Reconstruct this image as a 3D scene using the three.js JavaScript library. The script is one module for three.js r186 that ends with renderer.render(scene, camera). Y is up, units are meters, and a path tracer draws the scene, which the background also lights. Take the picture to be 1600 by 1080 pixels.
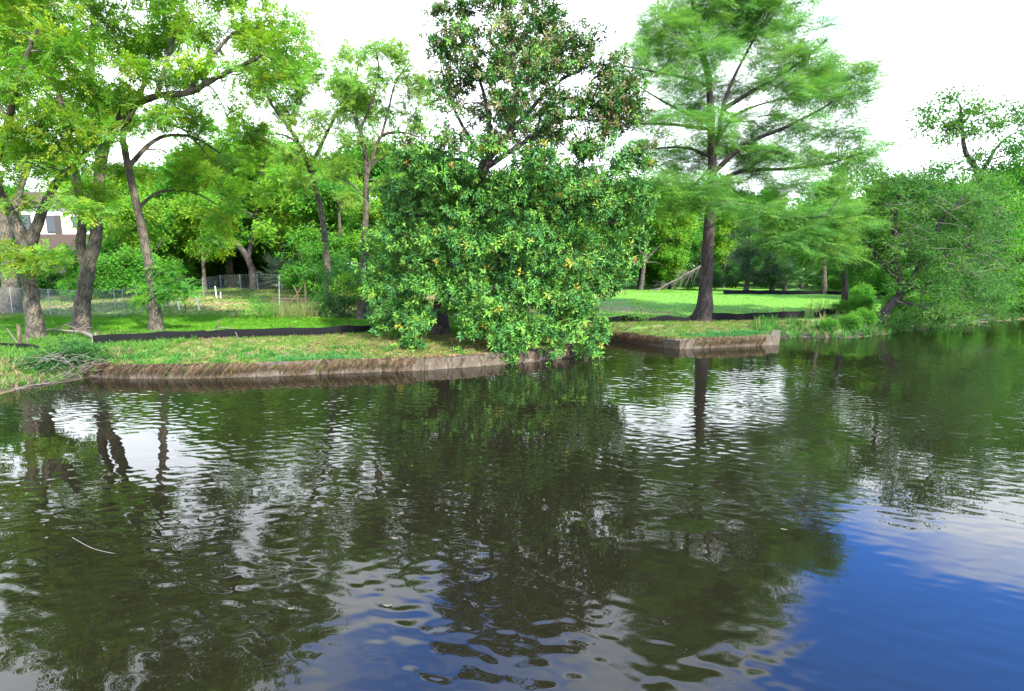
import * as THREE from 'three';
import { ImprovedNoise } from 'three/addons/math/ImprovedNoise.js';

// ---------------------------------------------------------------- camera, sky, sun, exposure
const PW = 1600, PH = 1080, FOCAL = 850, HORIZON = 420, EYE = 2.8;
const TILT = Math.atan((PH / 2 - HORIZON) / FOCAL);
const scene = new THREE.Scene();
const camera = new THREE.PerspectiveCamera(2 * Math.atan(PH / 2 / FOCAL) * 180 / Math.PI, 1024 / 691, 0.1, 1500);
camera.position.set(0, EYE, 0);
camera.rotation.x = -TILT;
scene.add(camera);
const renderer = new THREE.WebGLRenderer({ antialias: true });
renderer.setSize(1024, 691);
renderer.toneMapping = THREE.LinearToneMapping;
renderer.toneMappingExposure = 3.7;
renderer.shadowMap.enabled = true;

const perlin = new ImprovedNoise();
const sstep = THREE.MathUtils.smoothstep, lerp = THREE.MathUtils.lerp, clamp = THREE.MathUtils.clamp;
function fbm(x, y, z, oct = 4) { let s = 0, a = 0.5; for (let i = 0; i < oct; i++) { s += a * perlin.noise(x, y, z); x = x * 2.03 + 7.1; y = y * 2.03 + 3.7; z = z * 2.03 + 1.3; a *= 0.5; } return s; }

{ // broken bright cloud over blue sky
  const W = 1024, H = 512, d = new Float32Array(W * H * 4);
  for (let r = 0; r < H; r++) {
    const el = ((r + 0.5) / H - 0.5) * Math.PI, y = Math.sin(el), yy = Math.max(y, 0.0);
    for (let c = 0; c < W; c++) {
      const az = ((c + 0.5) / W - 0.5) * 2 * Math.PI, x = Math.cos(az) * Math.cos(el), z = Math.sin(az) * Math.cos(el);
      const k = 1 / (yy + 0.22);
      const n = fbm(x * k * 1.15 + 4.2, z * k * 1.15 + 9.4, 0.3, 5) + 0.35 * fbm(x * k * 4 + 1, z * k * 4 + 2, 5.1, 3);
      const cover = sstep(n + 0.30 * (1 - sstep(yy, 0.32, 0.62)) + 0.28 - 0.78 * sstep(x + 0.25 * z, 0.06, 0.40) * sstep(yy, 0.30, 0.46), -0.06, 0.30);
      const t = Math.pow(1 - yy, 6);
      const blue = [lerp(0.03, 0.9, t), lerp(0.34, 1.1, t), lerp(1.35, 1.5, t)];
      const shade = 1 - 0.62 * sstep(n, -0.15, 0.4) * sstep(yy, 0.38, 0.72);
      const white = [1.06 * shade, 1.13 * shade, 1.22 * shade];
      const low = 1 - sstep(yy, 0.10, 0.42);
      const o = (r * W + c) * 4, cv = Math.max(cover, 0.85 * low);
      for (let i = 0; i < 3; i++) d[o + i] = lerp(blue[i], white[i], cv);
      d[o + 3] = 1;
    }
  }
  const sky = new THREE.DataTexture(d, W, H, THREE.RGBAFormat, THREE.FloatType);
  sky.mapping = THREE.EquirectangularReflectionMapping; sky.magFilter = THREE.LinearFilter; sky.needsUpdate = true;
  scene.background = sky; scene.environment = sky;
}
const sun = new THREE.DirectionalLight(new THREE.Color(1, 0.95, 0.82), 4.6);
sun.name = 'sun';
sun.position.set(34, 48, 18); sun.target.position.set(0, 0, -22);
sun.castShadow = true; sun.shadow.radius = 6;
Object.assign(sun.shadow.camera, { left: -60, right: 60, top: 60, bottom: -60, near: 1, far: 160 });
scene.add(sun, sun.target);

// ---------------------------------------------------------------- helpers
const V = (x, y, z) => new THREE.Vector3(x, y, z);
let seedState = 1;
const seed = (n) => { seedState = n | 0; };
function R() { seedState = (seedState + 0x6d2b79f5) | 0; let t = Math.imul(seedState ^ (seedState >>> 15), 1 | seedState); t = (t + Math.imul(t ^ (t >>> 7), 61 | t)) ^ t; return ((t ^ (t >>> 14)) >>> 0) / 4294967296; }
const rr = (a, b) => a + (b - a) * R();
const rs = (a) => (R() * 2 - 1) * a;
const CT = Math.cos(TILT), ST = Math.sin(TILT);
function ray(px, py) { const x = (px - PW / 2) / FOCAL, y = -(py - PH / 2) / FOCAL; return V(x, y * CT - ST, -CT - y * ST); }
function at(px, py, depth) { const r = ray(px, py); return r.multiplyScalar(depth / -r.z).add(V(0, EYE, 0)); }
function onPlane(px, py, h = 0) { const r = ray(px, py); return r.multiplyScalar((h - EYE) / r.y).add(V(0, EYE, 0)); }

const names = {};
function numbered(n) { const k = (names[n] = (names[n] ?? -1) + 1); return k ? n + '_' + String(k).padStart(3, '0') : n; }
function thing(name, label, category, pos, group) {
  const o = new THREE.Group(); o.name = numbered(name); o.position.copy(pos); o.userData = { label, category };
  if (group) o.userData.group = group;
  scene.add(o); return o;
}
function part(name, geo, mat, parent, stuff) {
  const m = new THREE.Mesh(geo, mat); m.name = name; m.castShadow = m.receiveShadow = true; if (stuff) m.userData.kind = 'stuff';
  parent.add(m); return m;
}
class Geo { // collects triangles
  constructor() { this.p = []; this.n = []; this.u = []; this.c = []; this.i = []; }
  v(p, n, u = 0, w = 0, c) { this.p.push(p.x, p.y, p.z); if (n) this.n.push(n.x, n.y, n.z); this.u.push(u, w); if (c) this.c.push(c[0], c[1], c[2]); return this.p.length / 3 - 1; }
  tri(a, b, c) { this.i.push(a, b, c); }
  build(off) {
    const g = new THREE.BufferGeometry();
    const p = new Float32Array(this.p);
    if (off) for (let k = 0; k < p.length; k += 3) { p[k] -= off.x; p[k + 1] -= off.y; p[k + 2] -= off.z; }
    g.setAttribute('position', new THREE.BufferAttribute(p, 3));
    g.setAttribute('uv', new THREE.BufferAttribute(new Float32Array(this.u), 2));
    if (this.c.length) g.setAttribute('color', new THREE.BufferAttribute(new Float32Array(this.c), 3));
    g.setIndex(this.i);
    if (this.n.length === this.p.length) g.setAttribute('normal', new THREE.BufferAttribute(new Float32Array(this.n), 3)); else g.computeVertexNormals();
    return g;
  }
  box(c, sx, sy, sz, turn = 0, tilt) { // solid box, own corners per face
    const q = new THREE.Quaternion().setFromEuler(new THREE.Euler(tilt ? tilt[0] : 0, turn, tilt ? tilt[1] : 0));
    const F = [[[1, 0, 0], [0, 1, 0], [0, 0, 1]], [[-1, 0, 0], [0, 1, 0], [0, 0, -1]], [[0, 1, 0], [0, 0, 1], [1, 0, 0]], [[0, -1, 0], [0, 0, 1], [-1, 0, 0]], [[0, 0, 1], [1, 0, 0], [0, 1, 0]], [[0, 0, -1], [-1, 0, 0], [0, 1, 0]]];
    for (const [n, a, b] of F) {
      const id = [];
      for (const [s, t] of [[-1, -1], [1, -1], [1, 1], [-1, 1]]) {
        const l = V((n[0] + a[0] * s + b[0] * t) * sx / 2, (n[1] + a[1] * s + b[1] * t) * sy / 2, (n[2] + a[2] * s + b[2] * t) * sz / 2);
        const u = l.x + l.z, w = l.y + (n[1] ? l.z : 0);
        id.push(this.v(l.applyQuaternion(q).add(c), V(...n).applyQuaternion(q), u, w));
      }
      this.tri(id[0], id[1], id[2]); this.tri(id[0], id[2], id[3]);
    }
    return this;
  }
  tube(pts, rad, sides = 6, lump = 0, cap = false) {
    const n = pts.length, t0 = V(0, 0, 0); let u = null, start = this.p.length / 3, len = 0;
    for (let k = 0; k < n; k++) {
      t0.subVectors(pts[Math.min(k + 1, n - 1)], pts[Math.max(k - 1, 0)]).normalize();
      if (!u) { u = Math.abs(t0.y) < 0.9 ? V(0, 1, 0) : V(1, 0, 0); }
      u = u.clone().addScaledVector(t0, -u.dot(t0)).normalize();
      const w = V(0, 0, 0).crossVectors(t0, u), r = typeof rad === 'function' ? rad(k / (n - 1)) : rad[k];
      if (k) len += pts[k].distanceTo(pts[k - 1]);
      for (let s = 0; s <= sides; s++) {
        const a = s / sides * Math.PI * 2, dir = u.clone().multiplyScalar(Math.cos(a)).addScaledVector(w, Math.sin(a));
        const q = lump ? 1 + lump * perlin.noise(Math.cos(a) * 1.7 + pts[k].x, Math.sin(a) * 1.7, len * 1.4 + pts[k].z) * 2 : 1;
        this.v(pts[k].clone().addScaledVector(dir, r * q), dir, s / sides * 1.0, len);
      }
    }
    for (let k = 0; k < n - 1; k++) for (let s = 0; s < sides; s++) {
      const a = start + k * (sides + 1) + s, b = a + sides + 1;
      this.tri(a, a + 1, b); this.tri(a + 1, b + 1, b);
    }
    if (cap) { const e = pts[n - 1], c = this.v(e, t0.clone()); for (let s = 0; s < sides; s++) { const a = start + (n - 1) * (sides + 1) + s; this.tri(a, a + 1, c); } }
    return this;
  }
}
function smoothLine(pts, per = 6) { const c = new THREE.CatmullRomCurve3(pts, false, 'centripetal'); return c.getPoints((pts.length - 1) * per); }

// ---------------------------------------------------------------- textures and materials
function tex(W, H, f, srgb = true) {
  const d = new Uint8Array(W * H * 4);
  for (let y = 0; y < H; y++) for (let x = 0; x < W; x++) { const c = f(x / W, y / H), o = (y * W + x) * 4; for (let i = 0; i < 3; i++) d[o + i] = clamp(c[i], 0, 1) * 255; d[o + 3] = 255; }
  const t = new THREE.DataTexture(d, W, H); t.wrapS = t.wrapT = THREE.RepeatWrapping; t.magFilter = THREE.LinearFilter; if (srgb) t.colorSpace = THREE.SRGBColorSpace; t.needsUpdate = true; return t;
}
// periodic noise in u and v (torus blend)
function pn(u, v, fu, fv, z) { const a = perlin.noise(u * fu, v * fv, z), b = perlin.noise((u - 1) * fu, v * fv, z), c = perlin.noise(u * fu, (v - 1) * fv, z), d = perlin.noise((u - 1) * fu, (v - 1) * fv, z); return lerp(lerp(a, b, u), lerp(c, d, u), v) * 1.35; }
const barkF = (fu, fv) => (u, v) => {
  const w = pn(u, v, 7, 9, 3) * 0.08, r = 1 - Math.abs(pn((u + w + 1) % 1, v, fu, fv, 1)) * 2.4, q = 0.5 + 0.5 * pn(u, v, 26, 30, 7), p = pn(u, v, 5, 4, 12);
  return clamp(0.74 - 0.62 * sstep(r, 0.4, 1) + 0.30 * (q - 0.5) + 0.22 * p, 0, 1);
};
const barkTex = (f, lo, hi) => tex(256, 512, (u, v) => { const k = f(u, v); return [lerp(lo[0], hi[0], k), lerp(lo[1], hi[1], k), lerp(lo[2], hi[2], k)]; });
const bA = barkF(17, 2.6), bB = barkF(24, 1.6);
const bumpA = tex(256, 512, (u, v) => { const k = bA(u, v); return [k, k, k]; }, false);
const bumpB = tex(256, 512, (u, v) => { const k = bB(u, v); return [k, k, k]; }, false);
function barkMat(map, bump, scale) { return new THREE.MeshStandardMaterial({ map, bumpMap: bump, bumpScale: scale, roughness: 0.95 }); }
const barkGrey = barkMat(barkTex(bA, [0.17, 0.155, 0.125], [0.40, 0.37, 0.31]), bumpA, 0.035);
const barkDark = barkMat(barkTex(bA, [0.12, 0.105, 0.10], [0.32, 0.29, 0.275]), bumpA, 0.03);
const barkCypress = barkMat(barkTex(bB, [0.11, 0.09, 0.085], [0.29, 0.245, 0.235]), bumpB, 0.04);
const twigMat = new THREE.MeshStandardMaterial({ color: new THREE.Color().setRGB(0.085, 0.07, 0.055), roughness: 0.95 });
const deadMat = new THREE.MeshStandardMaterial({ color: new THREE.Color().setRGB(0.125, 0.108, 0.09), roughness: 0.95 });
function leafMat(rough = 0.9, trans = 0.4) { return new THREE.MeshPhysicalMaterial({ color: 0xffffff, vertexColors: true, roughness: rough, transmission: trans, thickness: 0, side: THREE.DoubleSide, ior: 1.4, specularIntensity: 0.25 }); }
const leafSoft = leafMat(0.95, 0.6), leafFar = leafMat(0.97, 0.55);
const leafGloss = new THREE.MeshPhysicalMaterial({ color: 0xffffff, vertexColors: true, roughness: 0.5, transmission: 0, side: THREE.DoubleSide, ior: 1.4, specularIntensity: 0.45 });
const leafInst = (m) => { const k = m.clone(); k.vertexColors = false; return k; };
const leafSoftI = leafInst(leafSoft), leafGlossI = leafInst(leafGloss);
const grassMat = new THREE.MeshPhysicalMaterial({ color: 0xffffff, roughness: 0.85, transmission: 0.4, thickness: 0, side: THREE.DoubleSide, specularIntensity: 0.15 });

const PAL = {
  pecan: [[0.14, 0.305, 0.012], [0.18, 0.325, 0.012], [0.10, 0.27, 0.014], [0.24, 0.335, 0.012], [0.12, 0.295, 0.014]],
  airy: [[0.155, 0.325, 0.03], [0.205, 0.335, 0.03], [0.12, 0.29, 0.035], [0.215, 0.33, 0.045]],
  magnolia: [[0.038, 0.125, 0.02], [0.056, 0.165, 0.022], [0.028, 0.10, 0.022], [0.08, 0.20, 0.024], [0.105, 0.22, 0.026], [0.042, 0.14, 0.028], [0.15, 0.21, 0.026], [0.26, 0.22, 0.025], [0.068, 0.175, 0.026], [0.28, 0.115, 0.03], [0.105, 0.125, 0.04], [0.14, 0.125, 0.055]],
  cypress: [[0.105, 0.285, 0.034], [0.085, 0.26, 0.038], [0.125, 0.30, 0.03], [0.15, 0.31, 0.028]],
  bright: [[0.065, 0.255, 0.018], [0.095, 0.28, 0.016], [0.05, 0.22, 0.02], [0.12, 0.30, 0.016]],
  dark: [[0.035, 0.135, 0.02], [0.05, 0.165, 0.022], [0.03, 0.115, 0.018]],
  lime: [[0.12, 0.32, 0.014], [0.165, 0.335, 0.014], [0.095, 0.29, 0.016], [0.20, 0.335, 0.014]],
  cedar: [[0.035, 0.075, 0.03], [0.045, 0.09, 0.038], [0.055, 0.09, 0.045]],
  water: [[0.055, 0.165, 0.022], [0.07, 0.19, 0.022], [0.045, 0.14, 0.026], [0.09, 0.215, 0.02]],
  wood: [[0.06, 0.21, 0.018], [0.08, 0.235, 0.018], [0.05, 0.185, 0.018]],
};

// ---------------------------------------------------------------- leaf sprays (growth along +x, upper face +y)
function leafInto(g, b, dir, up, len, wid, fold, c) {
  const side = V(0, 0, 0).crossVectors(dir, up).normalize(), m = b.clone().addScaledVector(dir, len * 0.5).addScaledVector(up, -fold * wid);
  const l = b.clone().addScaledVector(dir, len * 0.52).addScaledVector(side, wid / 2), r = b.clone().addScaledVector(dir, len * 0.52).addScaledVector(side, -wid / 2);
  const t = b.clone().addScaledVector(dir, len).addScaledVector(up, -fold * wid * 1.2);
  const q = (a, bb, cc) => { const i = g.v(a), j = g.v(bb), k = g.v(cc); g.tri(i, j, k); };
  if (fold > 0) { q(b, m, l); q(m, t, l); q(b, r, m); q(r, t, m); } else { q(b, r, t); q(b, t, l); }
}
const dirOf = (yaw, pitch) => V(Math.cos(yaw) * Math.cos(pitch), Math.sin(pitch), Math.sin(yaw) * Math.cos(pitch));
function upFor(d, roll = 0) { const u = Math.abs(d.y) < 0.95 ? V(0, 1, 0) : V(1, 0, 0); u.addScaledVector(d, -u.dot(d)).normalize(); return roll ? u.applyAxisAngle(d, roll) : u; }
const SPRAY = {};
function makeSprays(kind, count, f) { SPRAY[kind] = []; for (let k = 0; k < count; k++) { const g = new Geo(); f(g, k); SPRAY[kind].push(g.build()); } }
seed(11);
makeSprays('pecan', 3, (g) => { // a tuft of drooping compound leaves
  const n = 6;
  for (let k = 0; k < n; k++) {
    const yaw = k / n * Math.PI * 2 + rs(0.5), a = dirOf(yaw * 0.55 - 1.7 + 1.7 * (k % 2), rr(-0.3, 0.45)); const L = rr(0.26, 0.42), o = V(rs(0.06), rs(0.05), rs(0.06));
    for (let j = 0; j < 5; j++) for (const s of [-1, 1]) {
      const f = 0.25 + j * 0.17, b = o.clone().addScaledVector(a, L * f); b.y -= 0.25 * L * f * f;
      const side = V(0, 0, 0).crossVectors(a, V(0, 1, 0)).normalize();
      const d = a.clone().multiplyScalar(0.75).addScaledVector(side, s * 0.8).add(V(rs(0.2), rr(-0.45, 0.05), rs(0.2))).normalize();
      leafInto(g, b, d, upFor(d, rs(0.5)), rr(0.10, 0.15), rr(0.034, 0.046), 0);
    }
    const b = o.clone().addScaledVector(a, L); b.y -= 0.25 * L; const d = a.clone().add(V(0, -0.4, 0)).normalize(); leafInto(g, b, d, upFor(d, rs(0.4)), 0.13, 0.045, 0);
  }
});
makeSprays('magnolia', 4, (g) => { // rosette of large stiff leaves at a twig end
  const n = 9;
  for (let k = 0; k < n; k++) {
    const ring = k / n * Math.PI * 2 * 2.4 + rs(0.3), open = rr(0.5, 1.45);
    const d = V(Math.cos(open), Math.sin(open) * Math.cos(ring), Math.sin(open) * Math.sin(ring)); d.y -= 0.42; d.normalize();
    const b = V(rr(-0.1, 0.02), 0, 0).addScaledVector(d, 0.02);
    leafInto(g, b, d, V(1, 0.5, 0).addScaledVector(d, -V(1, 0.5, 0).dot(d)).normalize(), rr(0.115, 0.19), rr(0.042, 0.058), 0.22);
  }
});
makeSprays('cypress', 3, (g) => { // flat feathery spray
  for (let k = 0; k < 11; k++) {
    const t = k / 10, s = k % 2 ? 1 : -1, b = V(t * 0.62 - 0.1, -0.10 * t * t, 0), a = dirOf(s * rr(0.55, 0.95), rr(-0.35, 0.1)), L = 0.30 * (1 - 0.45 * t) * rr(0.8, 1.2);
    for (let j = 0; j < 5; j++) {
      const f = (j + 0.6) / 6, bb = b.clone().addScaledVector(a, L * f), d = a.clone().applyAxisAngle(V(0, 1, 0), (j % 2 ? 1 : -1) * rr(0.4, 0.8)).add(V(0, rr(-0.5, 0.1), 0)).normalize();
      leafInto(g, bb, d, upFor(d, rs(0.6)), rr(0.075, 0.12), rr(0.014, 0.022), 0);
    }
  }
});
makeSprays('broad', 3, (g) => {
  for (let k = 0; k < 26; k++) {
    const d = dirOf(rr(-1.6, 1.6), rr(-0.7, 0.6)), b = V(rr(-0.1, 0.35), rs(0.16), rs(0.24));
    leafInto(g, b, d, upFor(d, rs(0.9)), rr(0.085, 0.14), rr(0.045, 0.07), 0);
  }
});
makeSprays('far', 3, (g) => { // clump of a distant crown
  for (let k = 0; k < 24; k++) {
    const d = dirOf(rr(-3, 3), rr(-0.8, 0.6)), b = V(rs(0.34), rs(0.22), rs(0.34));
    leafInto(g, b, d, upFor(d, rs(1)), rr(0.12, 0.22), rr(0.06, 0.11), 0);
  }
});
makeSprays('needle', 3, (g) => {
  for (let k = 0; k < 30; k++) {
    const d = dirOf(rr(-1.4, 1.4), rr(-0.6, 0.8)), b = V(rr(-0.15, 0.3), rs(0.14), rs(0.2));
    leafInto(g, b, d, upFor(d, rs(1.5)), rr(0.12, 0.22), rr(0.018, 0.03), 0);
  }
});

// ---------------------------------------------------------------- the pond's outline and the lie of the land
const SHORE = [ // [pixel x, pixel y of the waterline, type of the edge that starts here]
  [-700, 760, 'b'], [-250, 670, 'b'], [-60, 630, 'b'], [10, 612, 'b'], [50, 603, 'b'], [95, 597, 'b'], [138, 590, 'w'], [200, 592, 'w'], [300, 592, 'w'], [400, 589, 'w'], [500, 585, 'w'], [600, 581, 'w'], [663, 579, 'w'],
  [757, 572, 'w'], [830, 566, 'w'], [890, 559, 'w'], [916, 551, 'w'], [928, 540, 'w'], [931, 526, 'b'], [935, 522, 'b'], [942, 530, 'w'], [1000, 538, 'w'], [1062, 546, 'w'], [1217, 539, 'w'],
  [1219, 529, 'b'], [1250, 526, 'b'], [1290, 528, 'b'], [1340, 527, 'b'], [1380, 522, 'b'], [1420, 516, 'b'], [1480, 509, 'b'], [1540, 503, 'b'], [1600, 498, 'b'], [1800, 490, 'b'], [2300, 482, 'b']];
const pond = SHORE.map(([x, y, t]) => { const p = onPlane(x, y); return [p.x, p.z, t]; });
const shoreEnd = pond.length - 1;
pond.push([90, 5, 'b'], [70, 30, 'b'], [-60, 30, 'b'], [-30, 4, 'b']);
function shore(x, z) { // signed distance to the waterline (land positive), share of walled edge
  let best = 1e9, kind = 0, inside = false;
  for (let i = 0, n = pond.length; i < n; i++) {
    const a = pond[i], b = pond[(i + 1) % n], dx = b[0] - a[0], dz = b[1] - a[1];
    const t = clamp(((x - a[0]) * dx + (z - a[1]) * dz) / (dx * dx + dz * dz), 0, 1), ex = x - a[0] - dx * t, ez = z - a[1] - dz * t, d = ex * ex + ez * ez;
    if (d < best) { best = d; kind = a[2] === 'w' ? 1 : 0; }
    if ((a[1] > z) !== (b[1] > z) && x < (b[0] - a[0]) * (z - a[1]) / (b[1] - a[1]) + a[0]) inside = !inside;
  }
  return [Math.sqrt(best) * (inside ? -1 : 1), kind];
}
const WALL_TOP = 0.32;
function height(x, z) {
  const [s, w] = shore(x, z), far = -z;
  const bumpy = 0.05 * perlin.noise(x * 0.35, z * 0.35, 0.5) + 0.018 * perlin.noise(x * 1.3, z * 1.3, 2.5);
  let h;
  if (s < 0.06) h = w ? -0.5 - 0.5 * sstep(-s, 0, 5) : (s < 0 ? -0.75 * sstep(-s, -0.3, 3.5) + 0.02 : 0.05);
  else if (w) h = lerp(-0.5, WALL_TOP - 0.05, sstep(s, 0.06, 0.34)) + 0.13 * sstep(s, 0.4, 3);
  else h = 0.03 + 0.42 * sstep(s, 0, 1.5);
  if (s > 0) {
    h += bumpy * sstep(s, 0.5, 2);
    const left = 1 - sstep(x, -6, 2);
    h += left * 0.75 * sstep(far, 21, 40) + (1 - left) * 0.45 * sstep(far, 26, 46) + 0.6 * sstep(far, 55, 120);
  }
  return h;
}
function onGround(px, py) {
  const r = ray(px, py); let lo = 3 / -r.z, p = null;
  for (let d = 8; d < 160; d *= 1.006) { const t = d / -r.z, q = V(r.x * t, EYE + r.y * t, -d); if (q.y <= height(q.x, q.z)) { p = q; break; } lo = t; }
  if (!p) p = at(px, py, 90); p.y = height(p.x, p.z); return p;
}

function lines(a, b, step, far) { // fine lines between a and b, growing outwards to +-far
  const out = []; for (let v = a; v <= b + 1e-6; v += step) out.push(v);
  for (let v = b, s = step; v < far; s *= 1.35) { v += s; out.push(v); }
  for (let v = a, s = step; v > -far; s *= 1.35) { v -= s; out.unshift(v); }
  return out;
}
function tone(x, z, h, s) { // what the ground is made of
  const n = fbm(x * 0.25, z * 0.25, 4.4, 4), n2 = fbm(x * 1.4, z * 1.4, 8.1, 3), far = -z;
  const mud = [0.022 + 0.015 * n2, 0.019 + 0.012 * n2, 0.011 + 0.006 * n2], lawn = [0.090, 0.235, 0.006], field = [0.145, 0.205, 0.022], straw = [0.24, 0.19, 0.085], island = [0.145, 0.20, 0.03];
  if (h < 0.0) { const k = clamp(0.45 + 3.2 * n2 + 1.4 * n, 0.0, 1.5); return [lerp(0.024, 0.17, k), lerp(0.019, 0.115, k), lerp(0.011, 0.05, k)]; }
  let c;
  const mix = (a, b, t) => [lerp(a[0], b[0], t), lerp(a[1], b[1], t), lerp(a[2], b[2], t)];
  if (x > 3.2) { c = far > 26.2 ? mix(lawn, straw, 0.75 * sstep(n - 0.035 * (x - 9), -0.02, 0.3) * (1 - sstep(x, 8, 16))) : mix([0.09, 0.17, 0.025], straw, sstep(n2 + n, 0.1, 0.5)); }
  else if (far < 20.5) c = mix(island, straw, sstep(n * 0.8 + n2, -0.12, 0.38));
  else if (far < 25.3 + 0.6 * n2 && x > -22) c = mix([0.085, 0.225, 0.010], field, sstep(n2, 0.15, 0.5));
  else c = mix(field, straw, sstep(n + 0.5 * n2, 0.0, 0.35));
  if (s < 0.9 && h < 0.3) c = mix(mud, c, sstep(h, 0.02, 0.3));
  return c;
}
const groundDetail = tex(512, 512, (u, v) => { const k = 0.80 + 0.30 * pn(u, v, 60, 60, 1) + 0.26 * pn(u, v, 130, 130, 4) + 0.12 * pn(u, v, 12, 12, 9); return [k, k, k * 0.97]; });
{
  const X = lines(-30, 32, 0.24, 420), Z = lines(-46, -2.6, 0.24, 420), g = new Geo();
  for (const z of Z) for (const x of X) { const [s] = shore(x, z), h = height(x, z); const c = tone(x, z, h, s); g.v(V(x, h, z), null, x / 2.6, z / 2.6, c.map((q) => q * 1.5)); }
  const n = X.length;
  for (let j = 0; j < Z.length - 1; j++) for (let i = 0; i < n - 1; i++) { const a = j * n + i; g.tri(a, a + n, a + 1); g.tri(a + 1, a + n, a + n + 1); }
  const m = new THREE.MeshStandardMaterial({ vertexColors: true, map: groundDetail, bumpMap: groundDetail, bumpScale: 0.03, roughness: 0.97 });
  const o = part('ground', g.build(), m, scene); o.userData = { kind: 'structure', label: 'grassy bank, lawn and muddy pond bed' };
}

// ---------------------------------------------------------------- water
{
  const N = 2048, T = 32, hgt = new Float32Array(N * N), fine = new Float32Array(N * N); seed(77);
  const wave = (arr, lam, dir, amp) => {
    const m = Math.round(T / lam * Math.cos(dir)), q = Math.round(T / lam * Math.sin(dir)), ph = rr(0, 6.283), cx = new Float32Array(N), sx = new Float32Array(N);
    for (let x = 0; x < N; x++) { const a = 2 * Math.PI * m * x / N + ph; cx[x] = Math.cos(a); sx[x] = Math.sin(a); }
    for (let y = 0; y < N; y++) { const b = 2 * Math.PI * q * y / N, cb = Math.cos(b) * amp, sb = Math.sin(b) * amp, o = y * N; for (let x = 0; x < N; x++) arr[o + x] += cx[x] * cb - sx[x] * sb; }
  };
  for (let k = 0; k < 34; k++) { const lam = 0.45 * Math.pow(3.6, R()); wave(hgt, lam, Math.PI / 2 + rs(1.2), 0.0011 * lam * rr(0.4, 1)); }
  for (let k = 0; k < 40; k++) { const lam = 0.10 * Math.pow(3.4, R()); wave(fine, lam, Math.PI / 2 + 0.15 + rs(0.75), 0.0058 * lam * rr(0.4, 1)); }
  const d = new Float32Array(N * N * 4);
  for (let y = 0; y < N; y++) for (let x = 0; x < N; x++) {
    const u = x / N, v = y / N, m = sstep(pn(u, v, 7, 11, 6) + 0.5 * pn(u, v, 16, 24, 2), -0.35, 0.45);
    const h = 0.5 + 20 * (hgt[y * N + x] * (0.6 + 0.4 * m) + fine[y * N + x] * (0.12 + 0.88 * m)); const o = (y * N + x) * 4;
    d[o] = d[o + 1] = d[o + 2] = h; d[o + 3] = 1;
  }
  const bump = new THREE.DataTexture(d, N, N, THREE.RGBAFormat, THREE.FloatType); bump.wrapS = bump.wrapT = THREE.RepeatWrapping; bump.magFilter = THREE.LinearFilter; bump.needsUpdate = true;
  const mat = new THREE.MeshPhysicalMaterial({ color: new THREE.Color().setRGB(0.014, 0.0125, 0.0065), roughness: 0.01, transmission: 0.5, thickness: 0, ior: 1.38, specularIntensity: 1, bumpMap: bump, bumpScale: 0.0125 });
  
  const g = new Geo(), X = [-120, -40, -20, 0, 20, 40, 120], Z = [-60, -40, -20, 0, 32];
  for (const z of Z) for (const x of X) g.v(V(x, 0, z), V(0, 1, 0), x / T + 0.37, z / T + 0.21);
  for (let j = 0; j < Z.length - 1; j++) for (let i = 0; i < X.length - 1; i++) { const a = j * X.length + i, n = X.length; g.tri(a, a + n, a + 1); g.tri(a + 1, a + n, a + n + 1); }
  const w = part('pond_water', g.build(), mat, scene); w.userData = { kind: 'structure', label: 'still murky pond water with soft ripples' };
}

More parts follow.
